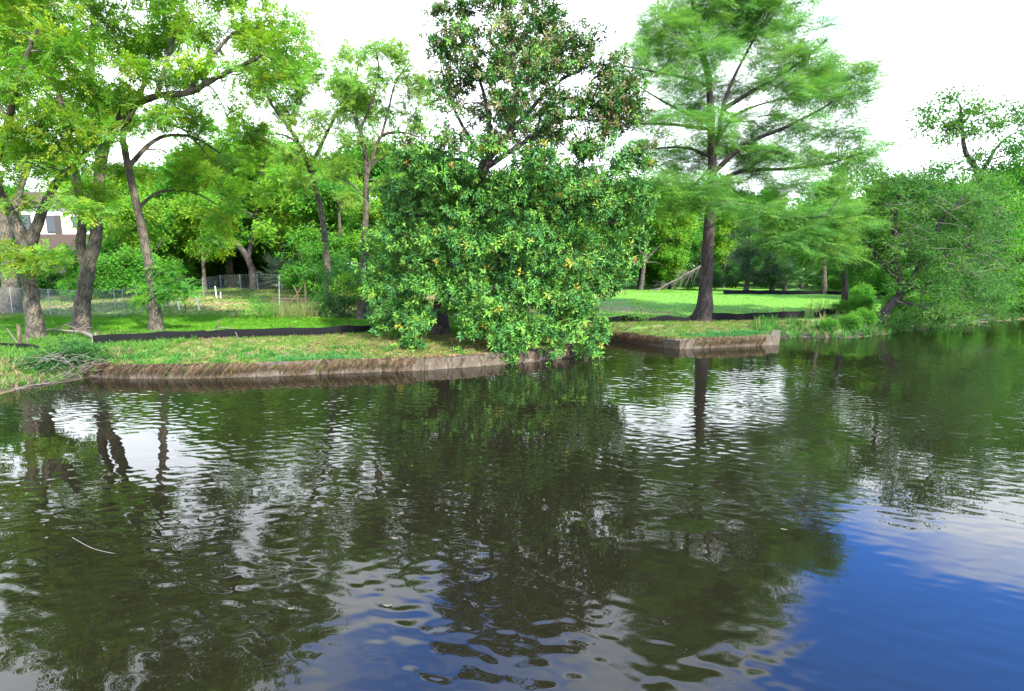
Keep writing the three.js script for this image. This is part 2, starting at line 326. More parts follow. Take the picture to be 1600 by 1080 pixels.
// ---------------------------------------------------------------- trees
const M4 = new THREE.Matrix4();
function tree(o) {
  seed(o.seed ?? 5);
  const base = o.pos ?? onGround(o.base[0], o.base[1]), D = -base.z, mpp = D / FOCAL;
  const root = thing(o.name, o.label, o.category ?? 'tree', base, o.group);
  const P = ([x, y, dd = 0]) => (o.lean && y < 300 ? at(x, y, D + dd + o.lean) : o.local ? V(base.x + x, base.y + y, base.z - dd) : at(x, y, D + dd));
  const nodes = []; // skeleton [point, radius]
  const bark = o.bark ?? barkGrey;
  (o.limbs ?? []).forEach((l, li) => {
    let pts = l.p.map(P);
    if (li === 0) { pts[0] = base.clone(); pts[0].y -= 0.15; }
    const line = smoothLine(pts, 6), n = line.length;
    for (let k = 1; k < n - 1; k++) { line[k].x += 0.05 * l.r[0] * perlin.noise(k * 0.5, li, 1) * 4; line[k].z += 0.05 * l.r[0] * perlin.noise(k * 0.5, li, 9) * 4; }
    const rad = line.map((_, k) => { const t = k / (n - 1); let r = lerp(l.r[0], l.r[1], Math.pow(t, 0.8)); if (li === 0 && o.flare) r *= 1 + o.flare * Math.exp(-line[k].clone().sub(base).y / (0.55)); return r; });
    const g = new Geo(); g.tube(line, rad, li === 0 ? 18 : 10, li === 0 ? 0.10 : 0.06, true);
    part(li === 0 ? 'trunk' : 'limb', g.build(base), bark, root);
    line.forEach((p, k) => { if (k > n * (li === 0 ? 0.35 : 0.1)) nodes.push([p, rad[k]]); });
  });
  if (!nodes.length) nodes.push([base.clone(), 0.05]);
  const tw = new Geo(), spots = []; // spots: [point, direction, scale]
  for (const b of o.blobs ?? []) {
    const lean = o.lean && b[1] < 300 && (b[4] ?? 0) < 1.7 ? o.lean : 0;
    const c = o.local ? V(base.x + b[0], base.y + b[1], base.z - (b[4] ?? 0)) : at(b[0], b[1], D + (b[4] ?? 0) + lean), k = o.local ? 1 : -c.z / FOCAL;
    const rad = V(b[2] * k, b[3] * k, (b[5] ?? (b[2] + b[3]) / 2 * 0.95) * (b[5] && o.local ? 1 : k));
    let near = null, bd = 1e9;
    for (const q of nodes) { const dy = Math.max(0, q[0].y - c.y), d = q[0].distanceTo(c) + dy * 1.3; if (d < bd) { bd = d; near = q; } }
    const mine = [];
    const reach = near[0].distanceTo(c);
    if (!o.noLimb && reach > 0.3) {
      const mid = near[0].clone().lerp(c, 0.5); mid.y += reach * (o.arch ?? 0.12); mid.x += rs(reach * 0.1); mid.z += rs(reach * 0.1);
      const end = c.clone().lerp(near[0], 0.1), line = smoothLine([near[0], near[0].clone().lerp(mid, 0.5).add(V(rs(0.1 * reach), 0.02 * reach, rs(0.1 * reach))), mid, end], 4);
      const r0 = Math.min(near[1] * 0.6, 0.012 * reach + 0.02 * (rad.x + rad.y));
      tw.tube(line, (t) => lerp(r0, r0 * 0.35, t), 6);
      line.forEach((p, kk) => { const q = [p, lerp(r0, r0 * 0.35, kk / line.length)]; if (kk > 3) mine.push(q); if (kk > 6) nodes.push(q); });
    } else mine.push(near);
    const vol = Math.pow(rad.x * rad.y * rad.z, 2 / 3), tips = Math.max(4, Math.round(vol * (o.tips ?? 9) * (o.thin ? o.thin(b) : 1)));
    for (let j = 0; j < tips; j++) {
      let d = V(rs(1), rs(1), rs(1)); while (d.lengthSq() > 1 || d.lengthSq() < 0.02) d = V(rs(1), rs(1), rs(1));
      d.normalize(); if (o.topBias && d.y < 0 && R() < o.topBias) d.y *= -1;
      const f = Math.pow(rr(o.hollow ?? 0.12, 1), 0.55), e = 1 + (o.ragged ?? 0.35) * perlin.noise(d.x * 2 + c.x, d.y * 2 + c.y, d.z * 2 + c.z);
      const p = c.clone().add(V(d.x * rad.x, d.y * rad.y, d.z * rad.z).multiplyScalar(f * e));
      if (o.gap && fbm(p.x * 0.7, p.y * 0.9, p.z * 0.7, 2) * 2 < o.gap - 0.5) continue;
      if (p.y < (o.minY ?? 0.12)) continue;
      let s = mine[0], sd = 1e9; for (const q of mine) { const x = q[0].distanceTo(p); if (x < sd) { sd = x; s = q; } }
      const mid = s[0].clone().lerp(p, 0.55); mid.y += sd * rr(-0.02, 0.16); mid.x += rs(sd * 0.12); mid.z += rs(sd * 0.12);
      const r = Math.min(s[1] * 0.7, 0.006 + 0.009 * sd * (o.twig ?? 1));
      tw.tube([s[0], mid, p], [r, r * 0.7, r * 0.35], 4);
      if (mine.length < 70) mine.push([mid, r * 0.7]);
      const out = p.clone().sub(s[0]).normalize().multiplyScalar(0.6).add(d.clone().multiplyScalar(0.5));
      const ns = o.sprays ?? 4;
      for (let q = 0; q < ns; q++) {
        const along = q < ns * 0.5 ? 1 : rr(0.45, 1), pp = s[0].clone().lerp(p, along); if (along < 1) pp.lerp(mid, 0.4);
        const J = o.jit ?? 0.22; pp.add(V(rs(J), rs(J * 0.7), rs(J)));
        if (pp.y < 0.05) continue;
        spots.push([pp, out.clone().add(V(rs(0.7), rs(0.45) + (o.rise ?? 0.05), rs(0.7))).normalize(), rr(0.75, 1.2) * (o.leafScale ?? 1)]);
      }
    }
  }
  if (tw.i.length && !o.noTwigs) part('twigs', tw.build(base), o.twigMat ?? twigMat, root, true);
  if (o.dead) { const g = new Geo(); o.dead(g, base, D); part('dead_twigs', g.build(base), deadMat, root, true); }
  foliage(root, base, spots, o);
  return root;
}
function foliage(root, base, spots, o) {
  const sprays = SPRAY[o.leaf], pal = PAL[o.pal ?? o.leaf], flat = o.flat;
  const mats = spots.map(([p, d, s]) => {
    const x = d.clone(), y = flat ? V(rs(0.6), 1, rs(0.6)) : upFor(d, rs(0.9)); if (flat) { x.y *= 0.35; x.normalize(); }
    const z = V(0, 0, 0).crossVectors(x, y).normalize(); y.crossVectors(z, x);
    const m = new THREE.Matrix4().makeBasis(x, y, z).scale(V(s, s, s)); m.setPosition(p.x - base.x, p.y - base.y, p.z - base.z); return m;
  });
  const col = (p) => {
    let i = Math.floor(clamp(0.5 + 0.9 * perlin.noise(p.x * 0.6, p.y * 0.6, p.z * 0.6) + rs(0.42), 0, 0.999) * pal.length);
    if (o.leaf === 'magnolia') { i = p.y > 6.6 && R() < 0.36 ? 10 + Math.floor(R() * 2) : R() < 0.075 ? 6 + Math.floor(R() * 4) : Math.floor(R() * 6); if (i === 9 && R() < 0.88) i = 5; if (i === 7 && R() < 0.4) i = 4; }
    const k = rr(0.8, 1.22); return pal[i].map((q) => q * k);
  };
  if (o.merge) {
    const np = [], nc = [], v = V(0, 0, 0);
    mats.forEach((m, k) => { const a = sprays[k % sprays.length].attributes.position, c = col(spots[k][0]); for (let j = 0; j < a.count; j++) { v.fromBufferAttribute(a, j).applyMatrix4(m); np.push(v.x, v.y, v.z); nc.push(c[0], c[1], c[2]); } });
    const g = new THREE.BufferGeometry(); g.setAttribute('position', new THREE.Float32BufferAttribute(np, 3)); g.setAttribute('color', new THREE.Float32BufferAttribute(nc, 3)); g.computeVertexNormals();
    part('crown', g, o.leafMat ?? leafFar, root, true); return;
  }
  sprays.forEach((g, si) => {
    const mine = mats.filter((_, k) => k % sprays.length === si), pts = spots.filter((_, k) => k % sprays.length === si);
    if (!mine.length) return;
    const im = new THREE.InstancedMesh(g, o.leaf === 'magnolia' ? leafGlossI : leafSoftI, mine.length); im.name = 'crown'; im.userData.kind = 'stuff'; im.castShadow = im.receiveShadow = true;
    const c = new THREE.Color(); mine.forEach((m, k) => { im.setMatrixAt(k, m); im.setColorAt(k, c.setRGB(...col(pts[k][0]))); });
    root.add(im);
  });
}
function copyTree(src, pos, turn, scale, sy = 1) { const t = src.clone(); t.name = numbered(src.name.replace(/_\d+$/, '')); t.position.copy(pos); t.rotation.y = turn; t.scale.set(scale, scale * sy, scale); scene.add(t); return t; }

// the magnolia over the wall
tree({ name: 'magnolia_tree', label: 'broad glossy magnolia drooping over the concrete wall into the pond', seed: 21, base: [688, 524], leaf: 'magnolia', bark: barkDark, flare: 0.35, tips: 105, sprays: 4, jit: 0.22, hollow: 0.12, arch: 0.05, rise: 0.1, twig: 0.9, lean: -1.4, ragged: 0.75, topBias: 0.25, minY: 0.03, gap: 0.21, thin: (b) => (b[1] < 215 ? 0.85 : b[1] < 300 ? 1 : 1.15),
  limbs: [
    { p: [[688, 524], [690, 470], [705, 410], [725, 345], [742, 292], [762, 250]], r: [0.28, 0.19] },
    { p: [[762, 250], [766, 215], [760, 165], [748, 120], [735, 75]], r: [0.11, 0.03] }, { p: [[762, 250], [790, 215], [830, 170], [870, 130], [925, 100]], r: [0.12, 0.03] },
    { p: [[765, 240], [800, 195], [805, 140], [800, 80], [800, 20]], r: [0.10, 0.03] }, { p: [[755, 265], [830, 215], [880, 185], [940, 190], [985, 200]], r: [0.10, 0.03] },
    { p: [[725, 345], [800, 320, -1], [880, 330, -1.5], [960, 350, -1]], r: [0.13, 0.04] }, { p: [[715, 380], [660, 340, -0.8], [620, 330, -1]], r: [0.12, 0.04] },
    { p: [[700, 430], [770, 430, -1.6], [850, 450, -2.6], [900, 500, -3]], r: [0.12, 0.03] }, { p: [[695, 450], [650, 440, -1.2], [610, 470, -1.8]], r: [0.1, 0.03] },
    { p: [[760, 255], [730, 210, 1], [705, 160, 1], [690, 110, 0.6]], r: [0.09, 0.03] }, { p: [[735, 310], [760, 300, 2], [800, 290, 3]], r: [0.12, 0.04] }],
  blobs: [
    [770, 42, 62, 38], [755, 2, 60, 24], [815, -4, 56, 22, 0.5], [700, 20, 30, 18, 0.2], [842, 55, 62, 42, 0.4], [722, 58, 40, 28, -0.3], [688, 70, 26, 14, 0.2], [672, 48, 12, 9], [862, 18, 22, 12], [905, 92, 55, 42, -0.3], [955, 130, 46, 48, 0.2], [762, 105, 55, 32, -0.6], [840, 118, 66, 42, -0.6], [722, 128, 52, 34, 0.2], [690, 85, 18, 14, 0.3], [985, 160, 30, 40],
    [975, 205, 42, 48], [885, 168, 60, 34, -0.4], [790, 165, 45, 26, -0.7], [930, 175, 50, 36, 0.8], [850, 215, 36, 18, 0.3], [715, 160, 42, 22, -0.4],
    [705, 228, 58, 34, -0.8], [655, 262, 46, 34, -0.2], [845, 252, 56, 32, -0.9], [925, 245, 56, 44, -0.3], [985, 262, 34, 46, 0.2], [615, 305, 34, 26], [700, 275, 50, 30, -1], [790, 285, 36, 20, -0.8],
    [640, 318, 54, 42, -0.8], [715, 330, 66, 40, -1.5], [805, 325, 72, 42, -1.8], [895, 318, 74, 44, -1.4], [968, 330, 46, 42, -0.6], [615, 380, 46, 46, -0.8], [685, 390, 66, 44, -2], [775, 392, 78, 46, -2.4], [875, 390, 78, 48, -2.2], [955, 395, 44, 44, -1.2],
    [605, 445, 40, 44, -1.2], [668, 452, 54, 38, -2.2], [755, 462, 72, 40, -2.8], [850, 455, 72, 42, -2.6], [925, 440, 44, 40, -1.6], [615, 500, 38, 32, -1.8], [640, 545, 26, 28, -3.4], [735, 520, 30, 22, -3.2], [715, 556, 20, 22, -3.7], [800, 530, 46, 30, -3.7], [808, 566, 30, 16, -4.1], [860, 530, 36, 34, -3.7], [900, 500, 38, 38, -3], [918, 540, 24, 26, -3.2], [935, 520, 18, 30, -2.8], [790, 505, 44, 24, -3.2], [655, 490, 34, 26, -2.6], [745, 490, 34, 24, -3], [712, 480, 28, 14, -2.2], [690, 275, 50, 40, -1], [760, 225, 40, 24, -1], [880, 285, 60, 34, -1.2], [735, 285, 30, 20, -0.2], [640, 240, 34, 24], [1000, 320, 24, 30, -0.4], [1000, 380, 16, 24, -0.6], [960, 440, 24, 20, -1.2],
    [700, 330, 90, 60, 2.6], [820, 300, 100, 60, 3], [920, 300, 70, 60, 2.4], [780, 420, 110, 60, 2.6], [660, 430, 70, 60, 1.6], [860, 440, 90, 60, 1.8], [800, 190, 90, 50, 2.2], [830, 90, 70, 40, 1.8]] });

// the bald cypress on the walled point
tree({ name: 'bald_cypress_tree', label: 'tall feathery bald cypress with fluted trunk on the walled point', seed: 31, base: [1098, 503], leaf: 'cypress', bark: barkCypress, flare: 0.8, tips: 74, sprays: 6, jit: 0.32, flat: true, hollow: 0.05, arch: 0.05, gap: 0.24, leafScale: 1.0, twig: 0.7,
  limbs: [
    { p: [[1098, 503], [1103, 440], [1108, 350], [1113, 270], [1111, 200], [1108, 130], [1096, 70], [1082, 0], [1085, -110]], r: [0.335, 0.04] },
    { p: [[1117, 268], [1165, 226, -0.5], [1229, 198, -1], [1290, 166, -1], [1338, 128, -0.6]], r: [0.12, 0.03] }, { p: [[1116, 287], [1158, 268, 0.5], [1229, 264, 1], [1292, 256, 1], [1352, 238, 1]], r: [0.12, 0.03] },
    { p: [[1110, 318], [1170, 322, -1], [1235, 340, -2], [1288, 336, -2.5], [1312, 308, -2.5]], r: [0.10, 0.03] }, { p: [[1110, 245], [1072, 231, -0.4], [1022, 232, -0.8]], r: [0.09, 0.03] },
    { p: [[1110, 202], [1043, 194, 0.4], [990, 194, 0.8]], r: [0.09, 0.03] }, { p: [[1108, 134], [1064, 120, -0.6], [973, 103, -1]], r: [0.08, 0.02] }, { p: [[1110, 195], [1039, 160, 0.6], [981, 124, 1.2]], r: [0.08, 0.02] },
    { p: [[1120, 230], [1128, 175], [1145, 125, 0.4], [1168, 80, 0.7], [1205, 15, 1]], r: [0.11, 0.04] }, { p: [[1128, 172], [1180, 140, -0.5], [1232, 110, -1], [1292, 62, -1]], r: [0.12, 0.03] },
    { p: [[1108, 265], [1080, 290, -0.7], [1025, 302, -1.4]], r: [0.08, 0.02] }, { p: [[1100, 95], [1070, 50, 0.4], [1040, 20, 0.8]], r: [0.08, 0.02] }, { p: [[1118, 225], [1150, 180, 1.5], [1200, 160, 2.5], [1250, 150, 3]], r: [0.10, 0.02] }],
  blobs: [[1035, 40, 40, 26, -0.5], [1085, 8, 55, 28], [1150, 12, 55, 28, 0.8], [1208, 22, 46, 30, 0.6], [1262, 52, 42, 26, -0.6], [990, 84, 30, 16, -0.8], [1045, 88, 46, 20, 0.8], [1108, 78, 46, 24, -1], [1168, 74, 50, 26, 1], [1235, 88, 46, 24, -1], [1282, 100, 30, 24, 0], [1345, 122, 28, 26, -0.6], [1358, 102, 14, 10, -0.6], [1000, 116, 34, 10, 1], [1060, 124, 46, 14, -1],
    [1150, 128, 46, 20, 1.4], [1218, 138, 48, 20, -1], [1278, 146, 38, 20, -0.8], [1330, 160, 42, 18, -0.4], [1000, 184, 30, 14, 1], [1046, 188, 36, 16, -1], [1118, 198, 36, 26, -1.2], [1178, 190, 46, 18, 1], [1250, 192, 46, 18, -1], [1310, 204, 46, 18, 0.6], [1358, 226, 32, 18, 1], [1018, 224, 38, 12, -0.8], [1148, 232, 34, 14, 1.8], [1220, 236, 46, 16, -1.2], [1290, 246, 52, 20, 0.6], [1345, 262, 30, 20, 1],
    [1028, 286, 54, 18, -1.4], [1098, 288, 44, 18, -1.6], [1168, 282, 46, 16, 1.2], [1240, 284, 46, 18, -0.6], [1310, 296, 46, 24, 0], [1040, 322, 54, 14, -1], [1118, 318, 46, 12, -1.8], [1190, 338, 46, 18, -1.6], [1258, 346, 54, 26, -2], [1318, 346, 46, 32, -1.6], [1232, 378, 44, 20, -2], [1292, 386, 44, 26, -1.8],
    [1078, -46, 62, 32], [1150, -50, 60, 36, 0.8], [1090, -110, 50, 36], [1130, -105, 56, 34, 0.8], [1085, -150, 40, 26], [1230, -20, 50, 30, 0.6],
    [1060, 60, 60, 30, 2.8], [1160, 40, 70, 30, 3], [1080, 160, 60, 26, 2.6], [1180, 240, 80, 30, 3.4], [1060, 250, 70, 30, 3], [1260, 120, 60, 30, 2.4], [1140, 310, 80, 24, 3]] });

// grove of pecans on the left
const G1 = undefined;
tree({ name: 'pecan_tree', label: 'thick leaning pecan standing behind the grove in dry grass', seed: 41, base: [17, 489], leaf: 'pecan', flare: 0.45, tips: 9, sprays: 6, jit: 0.36, gap: 0.3, leafScale: 1.35,
  limbs: [{ p: [[17, 489], [14, 420], [4, 340], [-14, 250], [-20, 150]], r: [0.38, 0.15] }, { p: [[10, 380], [30, 300, 1], [60, 220, 1.5], [80, 150, 2]], r: [0.2, 0.06] }],
  blobs: [[-20, 110, 80, 60, 1], [60, 150, 70, 50, 2], [-60, 220, 60, 50], [30, 230, 60, 40, 2.5], [70, 60, 80, 50, 2], [-40, 20, 90, 50], [95, 250, 50, 34, 2], [150, 180, 60, 40, 3], [10, 310, 40, 20, 1], [95, 318, 34, 12, 1], [105, 290, 34, 16, 1.4], [50, -60, 100, 60, 1]] });
tree({ name: 'pecan_tree', label: 'forked pecan with a low right limb beside the stake and black silt fence', seed: 42, base: [56, 532], leaf: 'pecan', flare: 0.45, tips: 11, sprays: 6, jit: 0.36, gap: 0.28, leafScale: 1.1,
  limbs: [{ p: [[56, 532], [50, 470], [41, 410], [34, 370], [18, 335], [-10, 285], [-30, 220]], r: [0.225, 0.13] }, { p: [[41, 405], [52, 368], [68, 325], [88, 285], [120, 255, -0.4], [150, 215, -0.6]], r: [0.2, 0.06] }, { p: [[-15, 275], [10, 200, -1], [30, 120, -1.5], [60, 40, -1.5]], r: [0.13, 0.04] }],
  blobs: [[20, 50, 70, 44, -1], [-30, 130, 70, 46, -0.6], [40, 140, 60, 36, -1.4], [90, 200, 56, 34, -0.8], [20, 225, 60, 34, -1.2], [60, 262, 50, 24, -0.8], [-20, 280, 46, 28, -1], [120, 258, 40, 22, -0.8], [-40, 30, 80, 50], [150, 215, 44, 28, -0.8], [20, -40, 90, 50, -1], [-10, -120, 90, 50, -1], [60, -190, 80, 44, -1], [15, 310, 30, 12, -0.8], [100, 90, 50, 34, -1], [-60, 200, 50, 50], [130, 320, 22, 9, -1], [25, 405, 14, 8, -0.6], [75, 410, 18, 12, -0.8]] });
tree({ name: 'pecan_tree', label: 'stout double-stemmed pecan whose long limb arches over the bank', seed: 43, base: [126, 524], leaf: 'pecan', flare: 0.45, tips: 11, sprays: 6, jit: 0.36, gap: 0.30, leafScale: 1.1,
  limbs: [{ p: [[126, 524], [130, 465], [139, 415], [150, 365], [154, 310], [158, 255], [176, 205], [198, 172], [245, 150, -0.5], [295, 144, -1], [345, 118, -1.4], [400, 92, -1.6]], r: [0.25, 0.06] },
    { p: [[137, 425], [126, 385], [129, 335], [120, 285], [112, 235], [100, 180], [80, 120], [62, 100]], r: [0.17, 0.06] }, { p: [[158, 262], [148, 180], [142, 110], [146, 40], [140, -40]], r: [0.17, 0.05] }, { p: [[295, 144, -1], [330, 90, -0.8], [370, 50, -0.6], [420, 40, -0.4]], r: [0.08, 0.03] }, { p: [[245, 150, -0.5], [262, 90], [280, 30], [290, -30]], r: [0.09, 0.03] }],
  blobs: [[150, 30, 70, 44], [235, 55, 70, 40, 0.4], [310, 35, 60, 40, -0.4], [375, 50, 54, 36, -0.5], [430, 85, 42, 32, -0.8], [300, 112, 66, 24, -1.2], [215, 120, 60, 32, -0.8], [130, 140, 50, 32, -0.8], [390, 128, 46, 22, -1.4], [75, 80, 50, 36, 0.4], [200, -30, 90, 40], [320, -40, 80, 36], [170, -110, 80, 44], [280, -110, 80, 40], [230, -180, 70, 40], [390, -30, 46, 30], [440, 40, 24, 24, -0.5], [455, 125, 20, 16, -1], [350, 165, 36, 14, -1.2], [250, 175, 46, 18, -1], [180, 165, 40, 22, -0.8], [150, 300, 24, 12, -0.5]] });
tree({ name: 'pecan_tree', label: 'slender leaning pecan rooted at the silt fence with leafy shoots low on its trunk', seed: 44, base: [244, 519], leaf: 'pecan', flare: 0.6, tips: 13, sprays: 6, jit: 0.32, gap: 0.32, leafScale: 1.1,
  limbs: [{ p: [[244, 519], [240, 465], [230, 400], [218, 340], [207, 290], [196, 240], [192, 205], [204, 180], [222, 140], [232, 90]], r: [0.185, 0.06] }, { p: [[200, 260], [250, 215, 0.6], [300, 214, 1], [345, 240, 1.2]], r: [0.09, 0.03] }, { p: [[215, 325], [250, 300, 0.8], [300, 300, 1.4], [340, 320, 1.8]], r: [0.07, 0.02] }, { p: [[224, 170], [255, 190, 0.4], [290, 205, 0.8], [330, 250, 1]], r: [0.08, 0.02] }],
  blobs: [[205, 205, 40, 22, 0.5], [270, 195, 46, 22, 0.6], [320, 225, 46, 28, 1], [275, 245, 40, 20, 1.2], [350, 262, 40, 28, 1.4], [195, 265, 30, 20, 1], [310, 290, 46, 26, 1.6], [345, 330, 36, 22, 1.6], [250, 120, 50, 36, 1], [240, 60, 60, 36, 1.4], [380, 210, 40, 26, 1], [385, 300, 34, 26, 1.6], [340, 372, 24, 18, 1.2], [300, 170, 36, 18, 0.8]] });
tree({ name: 'leafy_shoot', category: 'shoots', label: 'bright leafy shoots springing from the slender leaning pecan', seed: 45, pos: onGround(252, 517), leaf: 'pecan', pal: 'bright', tips: 16, sprays: 4, jit: 0.2, noLimb: false,
  limbs: [{ p: [[252, 517, 0.1], [246, 480, -0.2], [252, 450, -0.3], [275, 436, -0.4], [292, 432, -0.5]], r: [0.035, 0.012] }], blobs: [[272, 440, 26, 16, -0.4], [250, 462, 22, 14, -0.4], [288, 450, 20, 14, -0.4], [265, 420, 16, 12, -0.2], [228, 462, 12, 12, -0.3]] });

// airy trees of the middle ground
tree({ name: 'pecan_tree', label: 'low crooked pecan with dark forked stems in the fenced field', seed: 46, base: [396, 453], leaf: 'pecan', pal: 'lime', bark: barkDark, flare: 0.2, tips: 10, sprays: 5, jit: 0.4, gap: 0.30, leafScale: 1.5, merge: true,
  limbs: [{ p: [[396, 453], [394, 425], [385, 400], [365, 375], [350, 345], [343, 305], [345, 265]], r: [0.30, 0.12] }, { p: [[388, 402], [396, 365], [402, 325], [415, 300], [440, 278], [470, 262]], r: [0.17, 0.05] }, { p: [[402, 335], [400, 300], [412, 260], [420, 230]], r: [0.16, 0.05] }, { p: [[398, 360], [420, 345], [436, 330]], r: [0.12, 0.04] }],
  blobs: [[320, 300, 46, 30], [370, 265, 50, 30], [430, 270, 46, 26, 1], [470, 300, 40, 26, 1.5], [440, 330, 40, 26, 2], [330, 250, 40, 26, 1], [400, 225, 44, 26], [300, 345, 34, 22, -1], [465, 350, 36, 26, 3], [350, 210, 40, 24], [360, 330, 30, 18, -1.5], [480, 375, 36, 26, 3]] });
tree({ name: 'pecan_tree', label: 'tall thin pecan leaning left out of the thicket with open crown', seed: 47, base: [512, 486], leaf: 'pecan', pal: 'airy', flare: 0.2, tips: 13, sprays: 5, jit: 0.42, gap: 0.32, leafScale: 1.15, merge: true,
  limbs: [{ p: [[512, 486], [512, 430], [508, 375], [498, 315], [484, 265], [462, 215], [440, 185], [424, 162], [405, 120]], r: [0.20, 0.05] }, { p: [[484, 262], [505, 220], [525, 180], [548, 150], [560, 100]], r: [0.11, 0.03] }, { p: [[465, 222], [440, 210], [408, 212]], r: [0.07, 0.02] }, { p: [[452, 200], [465, 150], [480, 100]], r: [0.07, 0.02] }],
  blobs: [[420, 140, 40, 24], [470, 130, 40, 30], [500, 95, 34, 28, 1], [410, 205, 34, 18], [455, 240, 36, 20], [515, 190, 40, 26], [540, 140, 36, 26, 1], [480, 185, 34, 22, -1], [395, 105, 30, 20], [520, 260, 36, 20], [450, 290, 36, 18, -1], [440, 100, 34, 22, 0.6], [560, 175, 36, 26, 1], [480, 60, 26, 18, 0.6], [430, 175, 36, 18, 0.8], [555, 80, 34, 20, 1]] });
tree({ name: 'pecan_tree', label: 'straight-trunked pecan with a hooked limb reaching towards the magnolia', seed: 48, base: [564, 499], leaf: 'pecan', pal: 'airy', flare: 0.25, tips: 15, sprays: 5, jit: 0.38, gap: 0.32,
  limbs: [{ p: [[564, 499], [567, 440], [570, 370], [572, 300], [572, 260], [566, 215], [552, 175], [540, 150]], r: [0.185, 0.06] }, { p: [[573, 272], [582, 245], [596, 213], [630, 207, -0.4], [655, 215, -0.6]], r: [0.12, 0.03] }, { p: [[596, 213], [606, 175], [618, 130], [640, 95]], r: [0.07, 0.02] }, { p: [[562, 205], [580, 160], [592, 110], [585, 70]], r: [0.08, 0.02] }, { p: [[572, 310], [545, 285], [520, 275]], r: [0.06, 0.02] }, { p: [[575, 262], [610, 240, 0.4], [650, 240, 0.8]], r: [0.05, 0.02] }],
  blobs: [[545, 125, 46, 28], [600, 95, 46, 30], [645, 120, 38, 30], [655, 175, 36, 28], [590, 160, 46, 24, 0.6], [535, 175, 36, 22], [560, 225, 34, 20], [610, 235, 36, 16, 0.6], [650, 225, 30, 16, -0.4], [530, 270, 36, 18], [600, 280, 34, 20], [590, 75, 34, 18], [625, 280, 36, 20, 1], [545, 310, 26, 16, -0.6], [620, 145, 40, 24, 0.6], [665, 130, 26, 30, 0.6], [570, 135, 34, 20, -0.6], [505, 215, 30, 20], [660, 200, 26, 18, 0.4], [625, 190, 34, 16, -0.4]] });

// right bank
tree({ name: 'waterside_tree', label: 'twisted dark tree leaning from the right bank over the water', seed: 51, base: [1374, 510], leaf: 'broad', pal: 'water', bark: barkDark, flare: 0.2, tips: 26, sprays: 5, jit: 0.32, gap: 0.2, twig: 1.3, leafScale: 0.95, minY: 0.05,
  limbs: [{ p: [[1374, 510], [1386, 484], [1408, 458], [1404, 430], [1398, 395], [1399, 345], [1405, 290]], r: [0.25, 0.06] }, { p: [[1405, 460], [1432, 425, -0.4], [1450, 385, -0.6], [1475, 340, -0.6], [1510, 305, -0.4]], r: [0.14, 0.04] }, { p: [[1404, 440], [1370, 400, 0.5], [1352, 375, 0.8], [1330, 350, 1]], r: [0.12, 0.03] }, { p: [[1400, 470], [1440, 478, -1], [1490, 486, -1.4], [1535, 494, -1.5]], r: [0.10, 0.02] }, { p: [[1440, 415, -0.4], [1490, 395, -1], [1540, 370, -1]], r: [0.1, 0.03] }, { p: [[1415, 455], [1460, 440, -1], [1500, 420, -1.4], [1530, 400, -1.5]], r: [0.09, 0.02] }],
  blobs: [[1395, 320, 46, 34], [1440, 292, 48, 28], [1490, 320, 50, 34, -0.4], [1420, 385, 46, 36, -0.6], [1475, 400, 50, 36, -1], [1530, 365, 44, 36, -1], [1530, 300, 40, 28], [1380, 285, 34, 20], [1445, 455, 44, 24, -1.2], [1352, 405, 34, 30, 1], [1510, 445, 44, 28, -1.4], [1345, 345, 30, 26, 1], [1480, 480, 44, 16, -1.6], [1420, 350, 40, 30, 1.6], [1480, 370, 60, 40, 2], [1550, 430, 36, 34, -0.6], [1450, 492, 30, 10, -2], [1500, 496, 34, 9, -2.2], [1410, 495, 22, 10, -1], [1545, 480, 26, 16, -1.6], [1570, 470, 26, 20, -1]],
  dead(g, base, D) {
    for (let k = 0; k < 190; k++) { const a = at(rr(1370, 1560), rr(300, 480), D + rr(-2.2, 1)), d = dirOf(rr(-0.6, 1.0), rr(-0.9, 0.6)).multiplyScalar(rr(0.5, 1.5)); g.tube([a, a.clone().addScaledVector(d, 0.5).add(V(rs(0.1), rs(0.1), rs(0.1))), a.clone().add(d)], [0.008, 0.006, 0.003], 4); }
    for (let k = 0; k < 60; k++) { const a = at(rr(1440, 1545), rr(482, 505), D - rr(0.8, 2)), d = dirOf(rs(3), rr(-0.3, 0.6)).multiplyScalar(rr(0.4, 1.1)); g.tube([a, a.clone().addScaledVector(d, 0.5).add(V(rs(0.08), rs(0.08), rs(0.08))), a.clone().add(d)], [0.012, 0.009, 0.003], 4); }
  } });
tree({ name: 'broadleaf_tree', label: 'dark straight-trunked tree at the end of the curved silt fence', seed: 52, base: [1321, 492], leaf: 'broad', pal: 'bright', bark: barkDark, flare: 0.2, tips: 14, sprays: 5, jit: 0.3, gap: 0.3, leafScale: 1.2,
  limbs: [{ p: [[1321, 492], [1320, 450], [1317, 410], [1310, 375], [1303, 335], [1300, 280]], r: [0.18, 0.07] }, { p: [[1317, 410], [1295, 415, 0.4], [1275, 408, 0.8]], r: [0.07, 0.02] }, { p: [[1315, 395], [1340, 370], [1365, 350]], r: [0.08, 0.02] }], blobs: [[1290, 340, 36, 28], [1330, 300, 40, 30], [1350, 360, 34, 26], [1270, 390, 30, 18, 0.6], [1340, 400, 30, 18, 1], [1310, 260, 34, 26], [1370, 300, 30, 26, 0.6]] });
